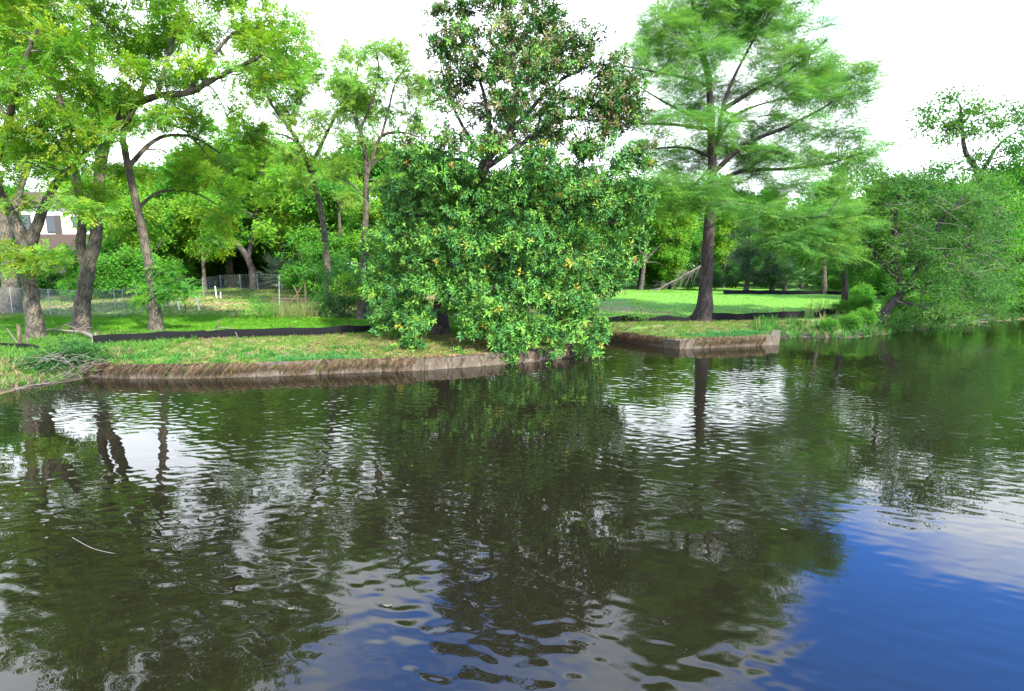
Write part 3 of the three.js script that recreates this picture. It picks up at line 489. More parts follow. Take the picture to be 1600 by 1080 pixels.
tree({ name: 'broadleaf_tree', label: 'tall sparse tree with separate leaf tufts rising above the right bank', seed: 53, pos: onGround(1530, 478), leaf: 'broad', pal: 'water', bark: barkDark, tips: 14, sprays: 4, jit: 0.25, gap: 0.45, leafScale: 1.7, merge: true,
  limbs: [{ p: [[1530, 478], [1530, 400], [1526, 330], [1530, 275], [1508, 235], [1503, 195], [1500, 165]], r: [0.3, 0.05] }, { p: [[1530, 280], [1548, 245], [1565, 222], [1590, 205]], r: [0.13, 0.03] }],
  blobs: [[1500, 165, 34, 14], [1465, 195, 26, 18], [1510, 205, 34, 16], [1480, 225, 24, 14], [1560, 178, 30, 16], [1588, 200, 26, 20], [1545, 205, 24, 10], [1590, 250, 30, 20], [1450, 180, 14, 10], [1540, 260, 40, 20], [1480, 270, 40, 20]] });
tree({ name: 'broadleaf_tree', label: 'full bright green tree at the far end of the right shore', seed: 54, pos: onGround(1690, 497), leaf: 'far', pal: 'bright', tips: 12, sprays: 5, jit: 0.4, gap: 0.24, merge: true,
  limbs: [{ p: [[1690, 497], [1680, 430], [1665, 350], [1660, 270]], r: [0.4, 0.12] }, { p: [[1675, 410], [1630, 370], [1590, 350]], r: [0.16, 0.04] }, { p: [[1680, 440], [1620, 430, -1], [1580, 440, -1.5]], r: [0.12, 0.03] }],
  blobs: [[1570, 340, 50, 34, -1], [1600, 280, 50, 34], [1590, 400, 50, 34, -1], [1640, 240, 60, 50], [1570, 300, 36, 26], [1660, 340, 60, 60], [1590, 450, 40, 22, -1], [1550, 390, 30, 26], [1700, 420, 60, 50]] });

// ---------------------------------------------------------------- woods behind
const localTree = (o) => tree({ local: true, pos: V(0, 0, 0), merge: true, gap: 0.26, jit: 0.4, ...o });
function crownBlobs(n, w, lo, hi, s, k) { seed(k); const out = []; for (let i = 0; i < n; i++) { const t = R(), a = rr(0, 6.28), f = Math.sqrt(R()) * (0.4 + 0.6 * Math.sin(Math.PI * (0.18 + 0.75 * t))); out.push([Math.cos(a) * f * w, lerp(lo, hi, t), s * rr(0.8, 1.25), s * rr(0.55, 0.85), Math.sin(a) * f * w, s * rr(0.8, 1.2)]); } return out; }
const protoWide = localTree({ name: 'woodland_tree', label: 'spreading bright green tree in the wood behind the fields', group: 'spreading trees of the wood', seed: 61, leaf: 'far', pal: 'bright', tips: 13, sprays: 5, leafScale: 1.4,
  limbs: [{ p: [[0, 0], [0.1, 1.5], [0, 3], [0.3, 5], [0.2, 7]], r: [0.26, 0.09] }, { p: [[0, 2.6], [1.2, 4, 0.5], [2.4, 5.2, 0.8]], r: [0.12, 0.04] }, { p: [[0, 3], [-1.2, 4.4, -0.4], [-2.2, 5.4, -0.8]], r: [0.12, 0.04] }], blobs: crownBlobs(17, 3.0, 2.6, 8.4, 1.25, 161) });
const protoLime = localTree({ name: 'woodland_tree', label: 'yellow-green young tree lit at the edge of the wood', group: 'yellow-green trees of the wood edge', seed: 62, leaf: 'far', pal: 'lime', tips: 13, sprays: 5, leafScale: 1.3, gap: 0.28,
  limbs: [{ p: [[0, 0], [-0.1, 1.2], [0.1, 2.6], [0.2, 4.6], [0, 6.4]], r: [0.17, 0.06] }, { p: [[0.1, 2], [0.9, 3.4, 0.5], [1.6, 4.6, 0.8]], r: [0.08, 0.03] }], blobs: crownBlobs(14, 2.4, 1.9, 7.2, 1.05, 162) });
const protoTall = localTree({ name: 'woodland_tree', label: 'tall shady tree deep in the wood behind the fields', group: 'tall shady trees of the wood', seed: 63, leaf: 'far', pal: 'wood', bark: barkDark, tips: 12, sprays: 5, leafScale: 1.5, gap: 0.22,
  limbs: [{ p: [[0, 0], [0.1, 2], [-0.1, 5], [0.1, 8], [0, 10.5]], r: [0.3, 0.08] }, { p: [[0, 4.5], [1.2, 6.4, 0.5], [2.2, 8, 0.8]], r: [0.12, 0.04] }], blobs: crownBlobs(19, 2.7, 3.2, 11.4, 1.3, 163) });
const protoShrub = localTree({ name: 'shrub', label: 'rounded green shrub in the undergrowth of the wood', category: 'shrub', group: 'undergrowth shrubs', seed: 64, leaf: 'far', pal: 'bright', tips: 20, sprays: 5, leafScale: 0.9, jit: 0.25, minY: 0.02, limbs: [{ p: [[0, 0], [0.05, 0.4], [0, 1]], r: [0.05, 0.02] }], blobs: crownBlobs(8, 1.0, 0.45, 1.9, 0.75, 164) });
const protoDarkShrub = localTree({ name: 'shrub', label: 'dense leafy shrub in the shade of the wood', category: 'shrub', group: 'dense shrubs of the wood', seed: 65, leaf: 'far', pal: 'wood', tips: 20, sprays: 5, leafScale: 0.95, jit: 0.25, minY: 0.02, limbs: [{ p: [[0, 0], [0.05, 0.4], [0, 1.2]], r: [0.06, 0.02] }], blobs: crownBlobs(9, 1.1, 0.5, 2.6, 0.85, 165) });
const used = new Set();
const WHERE = { spreading: ['spreading bright green tree in the wood behind the fenced field', 'spreading bright green tree in the wood beyond the lawn'], yellow: ['yellow-green young tree at the wood edge behind the fenced field', 'yellow-green young tree at the wood edge beyond the lawn'], tall: ['tall shady tree deep in the wood behind the fenced field', 'tall shady tree deep in the wood beyond the lawn'], rounded: ['rounded green shrub in the undergrowth behind the chain-link fence', 'rounded green shrub in the undergrowth beyond the lawn and right shore'], dense: ['dense leafy shrub in the shade behind the fenced field', 'dense leafy shrub in the shade beyond the lawn'] };
function plant(proto, px, depth, sc, sy = 1, label) {
  const p = at(px, 450, depth); p.y = height(p.x, p.z) - 0.03; const turn = rr(0, 6.28), s = sc * rr(0.92, 1.08);
  if (!used.has(proto)) { used.add(proto); proto.position.copy(p); proto.rotation.y = turn; proto.scale.set(s, s * sy, s); } else proto = copyTree(proto, p, turn, s, sy);
  const k = WHERE[(proto.userData.label.match(/^\w+/) ?? [''])[0]], right = px > 850; if (label) proto.userData = { label, category: 'bush', group: 'bushes along the right waterline' }; else if (k) proto.userData = { label: k[right ? 1 : 0], category: proto.userData.category, group: k[right ? 1 : 0].replace(/^(\S+ \S+ ?\S*) (tree|shrub)/, '$1 $2s') };
}
seed(71);
// left wood, from behind the chain-link fence to behind the magnolia
for (const [x, d, s] of [[-60, 34, 1], [20, 56, 1.1], [300, 44, 1.15], [345, 52, 1.1], [470, 47, 1.0], [530, 40, 0.9], [620, 44, 1.0], [690, 50, 1.1], [360, 46, 1.35], [425, 50, 1.5], [245, 50, 1.35], [575, 48, 1.4], [505, 54, 1.5], [640, 56, 1.4], [170, 56, 1.2]]) plant(protoWide, x, d, s);
for (const [x, d, s] of [[225, 38, 0.85], [275, 46, 0.95], [430, 54, 1.1], [500, 46, 0.9], [590, 38, 0.8], [655, 42, 1.0], [320, 40, 0.9], [445, 42, 1.05], [480, 40, 1.1], [385, 56, 1.5], [540, 44, 1.2], [200, 44, 1.1]]) plant(protoLime, x, d, s);
for (const [x, d, s] of [[-40, 50, 1], [15, 56, 0.9], [250, 58, 0.95], [330, 60, 1], [400, 62, 1.05], [455, 58, 0.95], [560, 56, 0.95], [640, 58, 1], [730, 60, 1], [290, 52, 0.8], [365, 55, 0.85]]) plant(protoTall, x, d, s);
for (const [x, d, s] of [[30, 33, 0.8], [112, 32, 0.55], [165, 33, 0.9], [205, 34, 1.2], [232, 36, 1.0], [150, 36, 1.4], [190, 38, 1.5], [270, 41, 1.1], [475, 36, 1.0], [500, 33, 0.8], [610, 32, 1.0], [640, 30, 0.9], [445, 44, 1.2], [590, 29.5, 0.7]]) plant(protoShrub, x, d, s);
for (const [x, d, s] of [[60, 37, 0.62], [95, 36, 0.55], [130, 38, 0.62], [-20, 34, 1], [255, 47, 1.1], [285, 49, 1.1], [310, 50, 1.2], [340, 48, 1.1], [375, 50, 1.1], [415, 50, 1.2], [440, 49, 1.0], [490, 42, 1.1], [520, 36, 1.1]]) plant(protoDarkShrub, x, d, s);
// right wood, beyond the lawn
for (const [x, d, s] of [[950, 62, 1], [1045, 52, 0.95], [1140, 58, 0.9], [1250, 62, 1.0], [1370, 52, 0.95], [1440, 46, 1.0], [1510, 42, 0.9], [1560, 52, 1.1], [1640, 48, 1.1], [1720, 44, 1.1], [1000, 58, 1.35], [900, 56, 1.3], [1090, 62, 1.3], [1180, 64, 1.25], [1330, 56, 1.1], [1480, 38, 0.95], [1590, 38, 1.05], [1400, 48, 1.1]]) plant(protoWide, x, d, s);
for (const [x, d, s] of [[975, 52, 0.95], [1055, 50, 0.9], [1130, 54, 1.0], [1215, 62, 0.95], [1290, 54, 0.8], [1350, 47, 0.85], [1410, 44, 0.8], [940, 50, 1.1], [1030, 56, 1.3], [1260, 56, 1.0], [1450, 40, 0.85], [1540, 36, 0.9]]) plant(protoLime, x, d, s);
for (const [x, d, s] of [[890, 64, 0.9], [1100, 66, 0.75], [1190, 66, 0.7], [1310, 66, 0.75], [1480, 56, 0.8], [1600, 60, 0.9]]) plant(protoTall, x, d, s);
for (const [x, d, s] of [[1110, 50, 0.8], [1270, 51, 0.9], [1300, 46, 0.5], [1330, 48, 1.1], [1375, 38, 0.9], [1420, 34, 0.9], [1470, 34, 0.9], [1530, 33, 0.8], [1580, 36, 1.0], [1350, 32, 0.6], [1640, 34, 1.0], [1415, 27.5, 0.6], [1455, 28, 0.75], [1495, 29, 0.8], [1540, 30, 0.75], [1590, 31, 0.85], [1345, 27, 0.42], [1320, 27.2, 0.32]]) plant(protoShrub, x, d, s);
for (const [x, d, s] of [[1075, 50, 0.8], [1190, 52, 1.0], [1225, 54, 1.1], [1310, 50, 1.0], [1340, 44, 1.0], [1390, 40, 0.9], [1440, 37, 0.9], [1500, 38, 0.9], [1560, 42, 1.1], [1150, 54, 1.0], [1020, 56, 0.9]]) plant(protoDarkShrub, x, d, s);

// low bushes along the right waterline, then the wood that goes on as one mass far behind
{
  seed(72); const sp = []; for (let k = 0; k < 9000; k++) { const px = rr(-300, 2100), d = rr(70, 92), p = at(px, 450, d), top = 10 + 3.2 * perlin.noise(px * 0.012, 4, 1) + 1.6 * perlin.noise(px * 0.04, 2, 7); p.y = height(p.x, p.z) + Math.pow(R(), 0.8) * top; sp.push([p, dirOf(rs(3.1), rs(0.6)), rr(2.2, 4.2)]); }
  const o = new THREE.Group(); o.name = 'far_wood'; o.userData = { kind: 'stuff', label: 'continuous far wood closing the view behind the trees', category: 'wood' }; scene.add(o);
  foliage(o, V(0, 0, 0), sp, { leaf: 'far', pal: 'bright', merge: true });
}
for (const [px, py, sc] of [[1300, 522, 0.26], [1335, 521, 0.3], [1352, 516, 0.36], [1392, 513, 0.42], [1425, 510, 0.5], [1458, 506, 0.55], [1490, 503, 0.6], [1522, 500, 0.6], [1556, 498, 0.62], [1590, 495, 0.7], [1620, 493, 0.7]]) { const g = onGround(px, py - 2); plant(protoShrub, px, -g.z, sc, 1, 'low leafy bush overhanging the right waterline'); }
// single plants
function cedar(px, depth, label, sc, k) {
  const p = at(px, 450, depth); p.y = height(p.x, p.z); seed(k);
  const bl = []; for (let i = 0; i < 15; i++) { const t = i / 14, w = 1.9 * Math.pow(1 - t, 0.7) + 0.25, a = i * 2.4; bl.push([Math.cos(a) * w * 0.5 * sc, (1.0 + t * 5.4) * sc, (0.55 * w + 0.3) * sc, 0.55 * sc, Math.sin(a) * w * 0.5 * sc, (0.55 * w + 0.3) * sc]); }
  tree({ local: true, pos: p, merge: true, name: 'cedar_tree', label, seed: k, leaf: 'needle', pal: 'cedar', bark: barkDark, tips: 14, sprays: 4, jit: 0.25, leafScale: 1.3, gap: 0.24, limbs: [{ p: [[0, 0], [0.05, 1.4 * sc], [0, 3.4 * sc], [0, 6 * sc]], r: [0.24, 0.04] }], blobs: bl });
}
cedar(1166, 47, 'dark grey-green cedar at the lawn edge, the taller of a pair', 1.02, 81);
cedar(1207, 46.5, 'dusty grey cedar, the shorter and broader of a pair at the lawn edge', 0.82, 82);
cedar(1100, 48.5, 'small dark evergreen behind the fallen branch at the lawn edge', 0.5, 83);
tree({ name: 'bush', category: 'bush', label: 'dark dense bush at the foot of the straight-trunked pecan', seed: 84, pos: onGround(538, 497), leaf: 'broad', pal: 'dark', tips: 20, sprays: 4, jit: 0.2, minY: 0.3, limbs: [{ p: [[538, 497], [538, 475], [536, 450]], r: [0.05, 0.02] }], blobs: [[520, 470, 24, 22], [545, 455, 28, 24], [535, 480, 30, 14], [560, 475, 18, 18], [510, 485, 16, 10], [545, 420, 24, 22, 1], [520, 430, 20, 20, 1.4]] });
tree({ name: 'bush', category: 'bush', label: 'bright yellow-green young leaves growing through the dark bush', seed: 85, pos: onGround(548, 498), leaf: 'broad', pal: 'lime', tips: 20, sprays: 3, jit: 0.16, minY: 0.3, limbs: [{ p: [[548, 498], [544, 470, -0.3], [538, 440, -0.5]], r: [0.03, 0.01] }], blobs: [[538, 440, 16, 14, -0.6], [552, 462, 12, 12, -0.7], [560, 440, 10, 10, -0.6], [500, 498, 14, 9, -0.8]] });
tree({ name: 'bush', category: 'bush', label: 'upright light green bush alone in the field behind the silt fence', seed: 86, pos: onGround(409, 499), leaf: 'broad', pal: 'bright', tips: 26, sprays: 3, jit: 0.15, leafScale: 0.8, minY: 0.3, limbs: [{ p: [[409, 499], [407, 485], [408, 470]], r: [0.025, 0.01] }], blobs: [[408, 474, 15, 13], [402, 487, 11, 9], [416, 485, 12, 9]] });
tree({ name: 'sapling', category: 'sapling', label: 'thin leafy sapling growing behind the leaning wooden brace', seed: 87, pos: onGround(480, 493), leaf: 'broad', pal: 'bright', tips: 14, sprays: 3, jit: 0.2, minY: 0.3, gap: 0.3, limbs: [{ p: [[480, 493], [478, 460], [476, 430], [470, 390]], r: [0.03, 0.01] }, { p: [[480, 480], [490, 450], [496, 425]], r: [0.02, 0.01] }], blobs: [[470, 395, 26, 22], [490, 420, 24, 20], [460, 430, 20, 16], [495, 455, 16, 16], [478, 460, 14, 12], [495, 487, 14, 10]] });
tree({ name: 'sapling', category: 'sapling', label: 'wispy self-sown sapling in front of the lawn on the walled point', seed: 88, pos: onGround(1010, 504), leaf: 'broad', pal: 'bright', tips: 20, sprays: 2, jit: 0.12, leafScale: 0.6, minY: 0.3, gap: 0.3, limbs: [{ p: [[1010, 504], [1002, 488], [995, 470]], r: [0.015, 0.006] }, { p: [[1010, 504], [1018, 490], [1022, 482]], r: [0.012, 0.006] }], blobs: [[995, 478, 7, 10], [1018, 488, 8, 7], [988, 490, 10, 6], [1005, 498, 16, 5], [1000, 464, 3, 4]] });
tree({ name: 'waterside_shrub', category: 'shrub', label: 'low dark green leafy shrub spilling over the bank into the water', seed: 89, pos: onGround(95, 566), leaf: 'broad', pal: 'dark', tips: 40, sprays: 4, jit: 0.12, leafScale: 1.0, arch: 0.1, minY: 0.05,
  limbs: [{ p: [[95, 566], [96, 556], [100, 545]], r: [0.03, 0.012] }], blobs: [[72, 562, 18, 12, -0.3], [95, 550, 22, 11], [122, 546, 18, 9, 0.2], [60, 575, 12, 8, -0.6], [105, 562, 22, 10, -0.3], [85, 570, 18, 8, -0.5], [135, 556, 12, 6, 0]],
  dead(g, base, D) { for (let k = 0; k < 150; k++) { const a = at(rr(50, 150), rr(558, 588), D - rr(0.1, 0.9)), d = dirOf(rs(3.1), rr(-0.5, 0.7)).multiplyScalar(rr(0.2, 0.6)); g.tube([a, a.clone().addScaledVector(d, 0.5).add(V(rs(0.06), rs(0.06), rs(0.06))), a.clone().add(d)], [0.008, 0.006, 0.002], 4); } } });

// fan palms
const frondGeo = []; seed(91);
for (let k = 0; k < 3; k++) { const g = new Geo(); g.tube([V(0, 0, 0), V(0.5, 0.02, 0), V(0.9, -0.02, 0)], [0.012, 0.01, 0.008], 4); for (let j = 0; j < 17; j++) { const a = (j / 16 - 0.5) * 3.6, d = V(Math.cos(a), rr(-0.16, 0.06), Math.sin(a)).normalize(); leafInto(g, V(0.88, -0.02, 0), d, upFor(d), rr(0.5, 0.66) * (1 - 0.25 * Math.abs(a) / 1.8), 0.06, 0.25); } frondGeo.push(g.build()); }
function fanPalm(p, n, sc, mat, label) {
  const o = thing('fan_palm', label, 'palm', p);
  const st = new Geo().tube([V(0, -0.1, 0), V(0, 0.3 * sc, 0), V(0, 0.6 * sc, 0)], [0.16, 0.15, 0.10], 9, 0.1, true); part('trunk', st.build(), barkDark, o);
  for (let k = 0; k < n; k++) { const m = part('frond', frondGeo[k % 3], mat, o), e = k / n; m.position.set(0, 0.5 * sc, 0); m.rotation.set(0, k * 2.4, lerp(1.25, -0.25, e) + rs(0.12), 'YXZ'); m.scale.setScalar(sc * rr(0.85, 1.15)); }
}
const palmMat = leafMat(0.6, 0.3); palmMat.vertexColors = false; palmMat.color.setRGB(0.06, 0.14, 0.035);
const palmGrey = palmMat.clone(); palmGrey.color.setRGB(0.13, 0.19, 0.12);
const gp = (px, d) => { const p = at(px, 450, d); p.y = height(p.x, p.z); return p; };
fanPalm(gp(1226, 46), 24, 1.35, palmMat, 'green fan palm beyond the lawn beside the grey cedar');
fanPalm(gp(1252, 47.5), 22, 1.3, palmMat, 'green fan palm beyond the lawn beside the pale trunk');
fanPalm(gp(445, 41.5), 26, 1.55, palmGrey, 'silvery fan palm behind the fenced field');

// trunks and a fallen bough at the lawn edge
tree({ name: 'pole_tree', label: 'slim pale grey trunk standing at the far right corner of the lawn', seed: 92, pos: gp(1289, 42), bark: barkGrey, leaf: 'far', pal: 'bright', merge: true, tips: 13, sprays: 5, jit: 0.35, limbs: [{ p: [[1289, 465], [1288, 430], [1287, 400], [1283, 360], [1280, 320]], r: [0.21, 0.1] }, { p: [[1286, 385], [1305, 360], [1325, 345]], r: [0.12, 0.04] }], blobs: [[1280, 320, 34, 24], [1310, 345, 26, 18], [1260, 350, 24, 16], [1300, 300, 30, 22]] });
tree({ name: 'broadleaf_tree', label: 'leaning grey-trunked tree behind the lawn seen beside the magnolia', seed: 93, pos: gp(1001, 49), bark: barkGrey, leaf: 'far', pal: 'lime', merge: true, tips: 12, sprays: 5, jit: 0.4, gap: 0.3, limbs: [{ p: [[1001, 458], [1005, 425], [1008, 395], [1005, 360], [1012, 320]], r: [0.22, 0.08] }, { p: [[1007, 410], [1025, 390], [1050, 370]], r: [0.14, 0.04] }, { p: [[1006, 400], [990, 380], [975, 372]], r: [0.1, 0.03] }], blobs: [[1010, 330, 34, 22], [1045, 360, 34, 20], [1055, 395, 30, 22], [980, 360, 26, 18], [1030, 300, 40, 22], [1065, 330, 30, 20], [1050, 425, 22, 18, 0.6]] });
{
  const p = gp(1062, 45), o = thing('fallen_branch', 'large fallen bough with bare pale twigs at the far lawn edge', 'branch', p), D = -p.z; seed(94);
  const main = new Geo().tube(smoothLine([at(1095, 416, D), at(1070, 430, D), at(1040, 446, D), at(1020, 458, D)], 5), (t) => lerp(0.07, 0.03, t), 7, 0.06, true); part('bough', main.build(p), deadMat, o);
  const g = new Geo(); for (let k = 0; k < 46; k++) { const f = R(), a = at(lerp(1095, 1025, f), lerp(418, 455, f), D), d = dirOf(rr(2, 4.2), rr(-1.1, 0.2)).multiplyScalar(rr(0.6, 1.8)); const e = a.clone().add(d); e.y = Math.max(e.y, p.y + 0.03); g.tube([a, a.clone().lerp(e, 0.5).add(V(0, 0.1, 0)), e], [0.016, 0.010, 0.004], 4); } part('twigs', g.build(p), deadMat, o, true);
}

// ---------------------------------------------------------------- walls of the bank
const concrete = new THREE.MeshStandardMaterial({ map: tex(256, 256, (u, v) => { const k = 0.29 + 0.10 * pn(u, v, 6, 6, 1) + 0.12 * pn(u, v, 40, 40, 4) + 0.10 * pn(u, v, 18, 5, 9), m = sstep(pn(u, v, 9, 14, 12), 0.05, 0.5) * 0.14; return [k + 0.015 - m * 0.7, k - 0.025 - m * 0.55, k - 0.07 - m]; }), roughness: 0.95 });
concrete.bumpMap = concrete.map; concrete.bumpScale = 0.015;
function wallRun(i0, i1, label) {
  const base = V(pond[i0][0], 0, pond[i0][1]), o = thing('retaining_wall', label, 'wall', base), edge = [];
  const line = pond.slice(i0, i1 + 1).map((q) => V(q[0], 0, q[1])); seed(i0);
  for (let s = 0; s < line.length - 1; s++) {
    const a = line[s], b = line[s + 1], L = a.distanceTo(b), n = Math.max(1, Math.round(L / 1.7)), d = b.clone().sub(a).normalize(), nrm = V(d.z, 0, -d.x); // land side
    const [sd] = shore(a.x + d.x * L / 2 + nrm.x * 0.2, a.z + d.z * L / 2 + nrm.z * 0.2); if (sd < 0) nrm.negate();
    for (let k = 0; k < n; k++) {
      const l = L / n - 0.012, c = a.clone().addScaledVector(d, (k + 0.5) * L / n).addScaledVector(nrm, 0.15 + rs(0.008)); const h = WALL_TOP + 0.75 + rs(0.022); c.y = -0.75 + h / 2;
      const g = new Geo().box(c, l, h, 0.30, Math.atan2(-d.z, d.x)); part('wall_panel', g.build(base), concrete, o);
    }
    for (let f = 0; f < L; f += 0.035) edge.push([a.clone().addScaledVector(d, f), nrm.clone()]);
  }
  return edge;
}
const wi = SHORE.findIndex((q) => q[2] === 'w'), wj = SHORE.findIndex((q, k) => k > wi && q[2] === 'b'), wk = SHORE.findIndex((q, k) => k > wj && q[2] === 'w'), wl = SHORE.findIndex((q, k) => k > wk && q[2] === 'b');
const edgeL = wallRun(wi, wj, 'long low concrete retaining wall below the magnolia and grass bank');
const edgeR = wallRun(wk, wl, 'short angled concrete retaining wall round the cypress point');

// ---------------------------------------------------------------- grasses
function tuftGeo(n, h, w, lean) { const g = new Geo(); for (let k = 0; k < n; k++) { const a = rr(0, 6.28), b = V(rs(0.05), 0, rs(0.05)), d = V(Math.cos(a) * lean, 1, Math.sin(a) * lean).normalize(), L = h * rr(0.6, 1.2), s = V(-Math.sin(a), 0, Math.cos(a)).multiplyScalar(w / 2); const m = b.clone().addScaledVector(d, L * 0.55), t = b.clone().addScaledVector(d, L).add(V(Math.cos(a) * L * lean * 0.5, -L * 0.12, Math.sin(a) * L * lean * 0.5)); const i = g.v(b.clone().sub(s)), j = g.v(b.clone().add(s)), p = g.v(m.clone().add(s.clone().multiplyScalar(0.8))), q = g.v(m.clone().sub(s.clone().multiplyScalar(0.8))), r = g.v(t); g.tri(i, j, p); g.tri(i, p, q); g.tri(q, p, r); } return g.build(); }
function scatter(name, label, geo, list, mat = grassMat) { // list of [point, scale, colour, tiltAxisDir?]
  const im = new THREE.InstancedMesh(geo, mat, list.length); im.name = name; im.userData = { kind: 'stuff', label, category: 'grass' }; im.castShadow = im.receiveShadow = true;
  const q = new THREE.Quaternion(), c = new THREE.Color();
  list.forEach(([p, s, col, quat], k) => { M4.compose(p, quat ?? q.setFromEuler(new THREE.Euler(rs(0.2), rr(0, 6.28), rs(0.2))), V(s, s * rr(0.8, 1.2), s)); im.setMatrixAt(k, M4); im.setColorAt(k, c.setRGB(col[0], col[1], col[2])); });
  scene.add(im);
}
seed(101);
const tuftS = tuftGeo(9, 0.11, 0.012, 0.5), tuftM = tuftGeo(10, 0.2, 0.014, 0.45), tuftL = tuftGeo(9, 0.45, 0.022, 0.35);
{
  const isl = [], green = [], fieldL = [], lawn = [], weeds = [], left = [];
  const pick = (c, k) => { const f = rr(0.75, 1.3) * k; return [c[0] * f, c[1] * f, c[2] * f]; };
  for (let k = 0; k < 46000; k++) { // island and point
    const x = rr(-16, 13), z = -rr(13, 26), [s] = shore(x, z); if (s < 0.3) continue; const h = height(x, z), p = V(x, h - 0.01, z);
    if (x < 3 && z < -20.3) continue; if (z < -26) continue;
    const c = tone(x, z, h, s), n = fbm(x * 0.9, z * 0.9, 3, 3); if (c[1] < 0.08 && R() < 0.85) continue;
    const dry = sstep(n + rs(0.35), 0.0, 0.4); const col = R() < dry ? [0.27, 0.22, 0.10] : [0.11, 0.19, 0.028];
    isl.push([p, rr(0.6, 1.15) * (1 + 0.5 * n), pick(col, 1)]);
  }
  for (let k = 0; k < 16000; k++) { const x = rr(-24, 2), z = -rr(19.8, 26), [s] = shore(x, z); if (s < 0.5) continue; const h = height(x, z); green.push([V(x, h - 0.01, z), rr(0.7, 1.4), pick([0.085, 0.23, 0.010], 1)]); }
  for (let k = 0; k < 22000; k++) { const t = R(), z = -lerp(25, 45, t * t * 0.6 + t * 0.4), x = rr(-32, 2), h = height(x, z), n = fbm(x * 0.4, z * 0.4, 6, 3); fieldL.push([V(x, h - 0.01, z), rr(0.7, 1.3), pick(R() < sstep(n, -0.05, 0.3) ? [0.24, 0.2, 0.09] : [0.11, 0.2, 0.03], 1)]); }
  for (let k = 0; k < 30000; k++) { const t = R(), z = -lerp(25.6, 50, t * t * 0.7 + t * 0.3), x = rr(2.5, 30), [s] = shore(x, z); if (s < 1) continue; const h = height(x, z), c = tone(x, z, h, s); lawn.push([V(x, h - 0.015, z), rr(0.35, 0.7), pick(c, 1.02)]); }
  for (let k = 0; k < 12000; k++) { const x = rr(10, 40), z = -rr(19, 36), [s] = shore(x, z); if (s < -0.22 || s > 1.5) continue; const h = height(x, z); weeds.push([V(x, h - 0.02, z), rr(0.5, 1.25), pick(R() < 0.12 ? [0.2, 0.18, 0.07] : [0.06, 0.185, 0.03], 1)]); }
  for (let k = 0; k < 9000; k++) { const x = rr(-20, -10.5), z = -rr(8, 20), [s, w] = shore(x, z); if (s < (w ? 0.3 : -0.02)) continue; const h = height(x, z); left.push([V(x, h - 0.01, z), rr(0.6, 1.2), pick(R() < 0.35 && s < 1.6 ? [0.26, 0.2, 0.11] : [0.08, 0.2, 0.025], 1)]); }
  scatter('bank_grass', 'mown green and straw-coloured grass on the walled banks', tuftS, isl);
  scatter('strip_grass', 'vivid green grass strip behind the silt fence', tuftS, green);
  scatter('field_grass', 'rough mixed grass of the fenced field', tuftS, fieldL);
  scatter('lawn_grass', 'short bright lawn grass', tuftS, lawn);
  scatter('shore_weeds', 'lush tall weeds on the natural right shore', tuftL, weeds);
  scatter('shore_grass', 'long grass on the left shore', tuftM, left);
  const clumps = []; for (let k = 0; k < 60; k++) { const px = rr(150, 620), py = rr(545, 572), c = onGround(px, py); for (let j = 0; j < 9; j++) { const x = c.x + rs(0.22), z = c.z + rs(0.16); if (shore(x, z)[0] > 0.3) clumps.push([V(x, height(x, z), z), rr(0.6, 1.1), pick([0.055, 0.2, 0.03], 1)]); } }
  for (const [px, py, n] of [[1095, 527, 60], [1130, 524, 50], [1170, 522, 110], [1150, 527, 70], [455, 566, 60], [515, 565, 60], [545, 564, 40]]) { const c = onGround(px, py); for (let j = 0; j < n; j++) { const x = c.x + rs(0.7), z = c.z + rs(0.3); if (shore(x, z)[0] > 0.3) clumps.push([V(x, height(x, z), z), rr(0.6, 1.1), pick([0.05, 0.2, 0.05], 1)]); } }
  scatter('grass_clumps', 'deep green clumps of fresh grass in the bank', tuftM, clumps);
  // dead straw hanging over the wall
  const hang = new Geo(); for (let k = 0; k < 9; k++) { const b = V(rs(0.06), rr(-0.01, 0.03), rr(0.0, 0.08) * -1), o = rr(0.03, 0.13), L = rr(0.08, 0.34), w = rr(0.004, 0.008), ln = rs(0.10); const q0 = b.clone().add(V(ln * 0.2, rr(0.03, 0.08), o * 0.55)), q1 = q0.clone().add(V(ln * 0.3, -0.03, o * 0.55)), q2 = q1.clone().add(V(ln, -L * 0.6, 0.02)), q3 = q2.clone().add(V(ln * 0.6, -L * 0.4, rr(-0.05, 0.0))); for (const [s, e] of [[b, q0], [q0, q1], [q1, q2], [q2, q3]]) { const i = hang.v(s.clone().add(V(-w, 0, 0))), j = hang.v(s.clone().add(V(w, 0, 0))), m = hang.v(e.clone().add(V(w * 0.7, 0, 0))), n = hang.v(e.clone().add(V(-w * 0.7, 0, 0))); hang.tri(i, j, m); hang.tri(i, m, n); } }
  const hg = hang.build(), strands = (edge, keep) => { const out = []; for (const [p, n] of edge) for (let j = 0; j < 6; j++) { const k = keep(p); if (R() > k) continue; const q = new THREE.Quaternion().setFromUnitVectors(V(0, 0, 1), n.clone().negate()).multiply(new THREE.Quaternion().setFromEuler(new THREE.Euler(rs(0.15), rs(0.5), rs(0.12)))); const c = R(); const col = c < 0.4 ? [0.115, 0.073, 0.04] : c < 0.62 ? [0.175, 0.125, 0.07] : c < 0.9 ? [0.06, 0.042, 0.028] : [0.10, 0.14, 0.03]; out.push([p.clone().addScaledVector(n, (j < 4 ? rr(-0.02, 0.24) : -0.02)).setY(j < 4 ? WALL_TOP + rr(-0.05, 0.0) : rr(0.2, WALL_TOP - 0.04)), rr(0.4, 0.95) * (0.95 + 1.3 * fbm(p.x * 1.1, 8, p.z * 1.1, 2)), pick(col, 1), q]); } return out; };
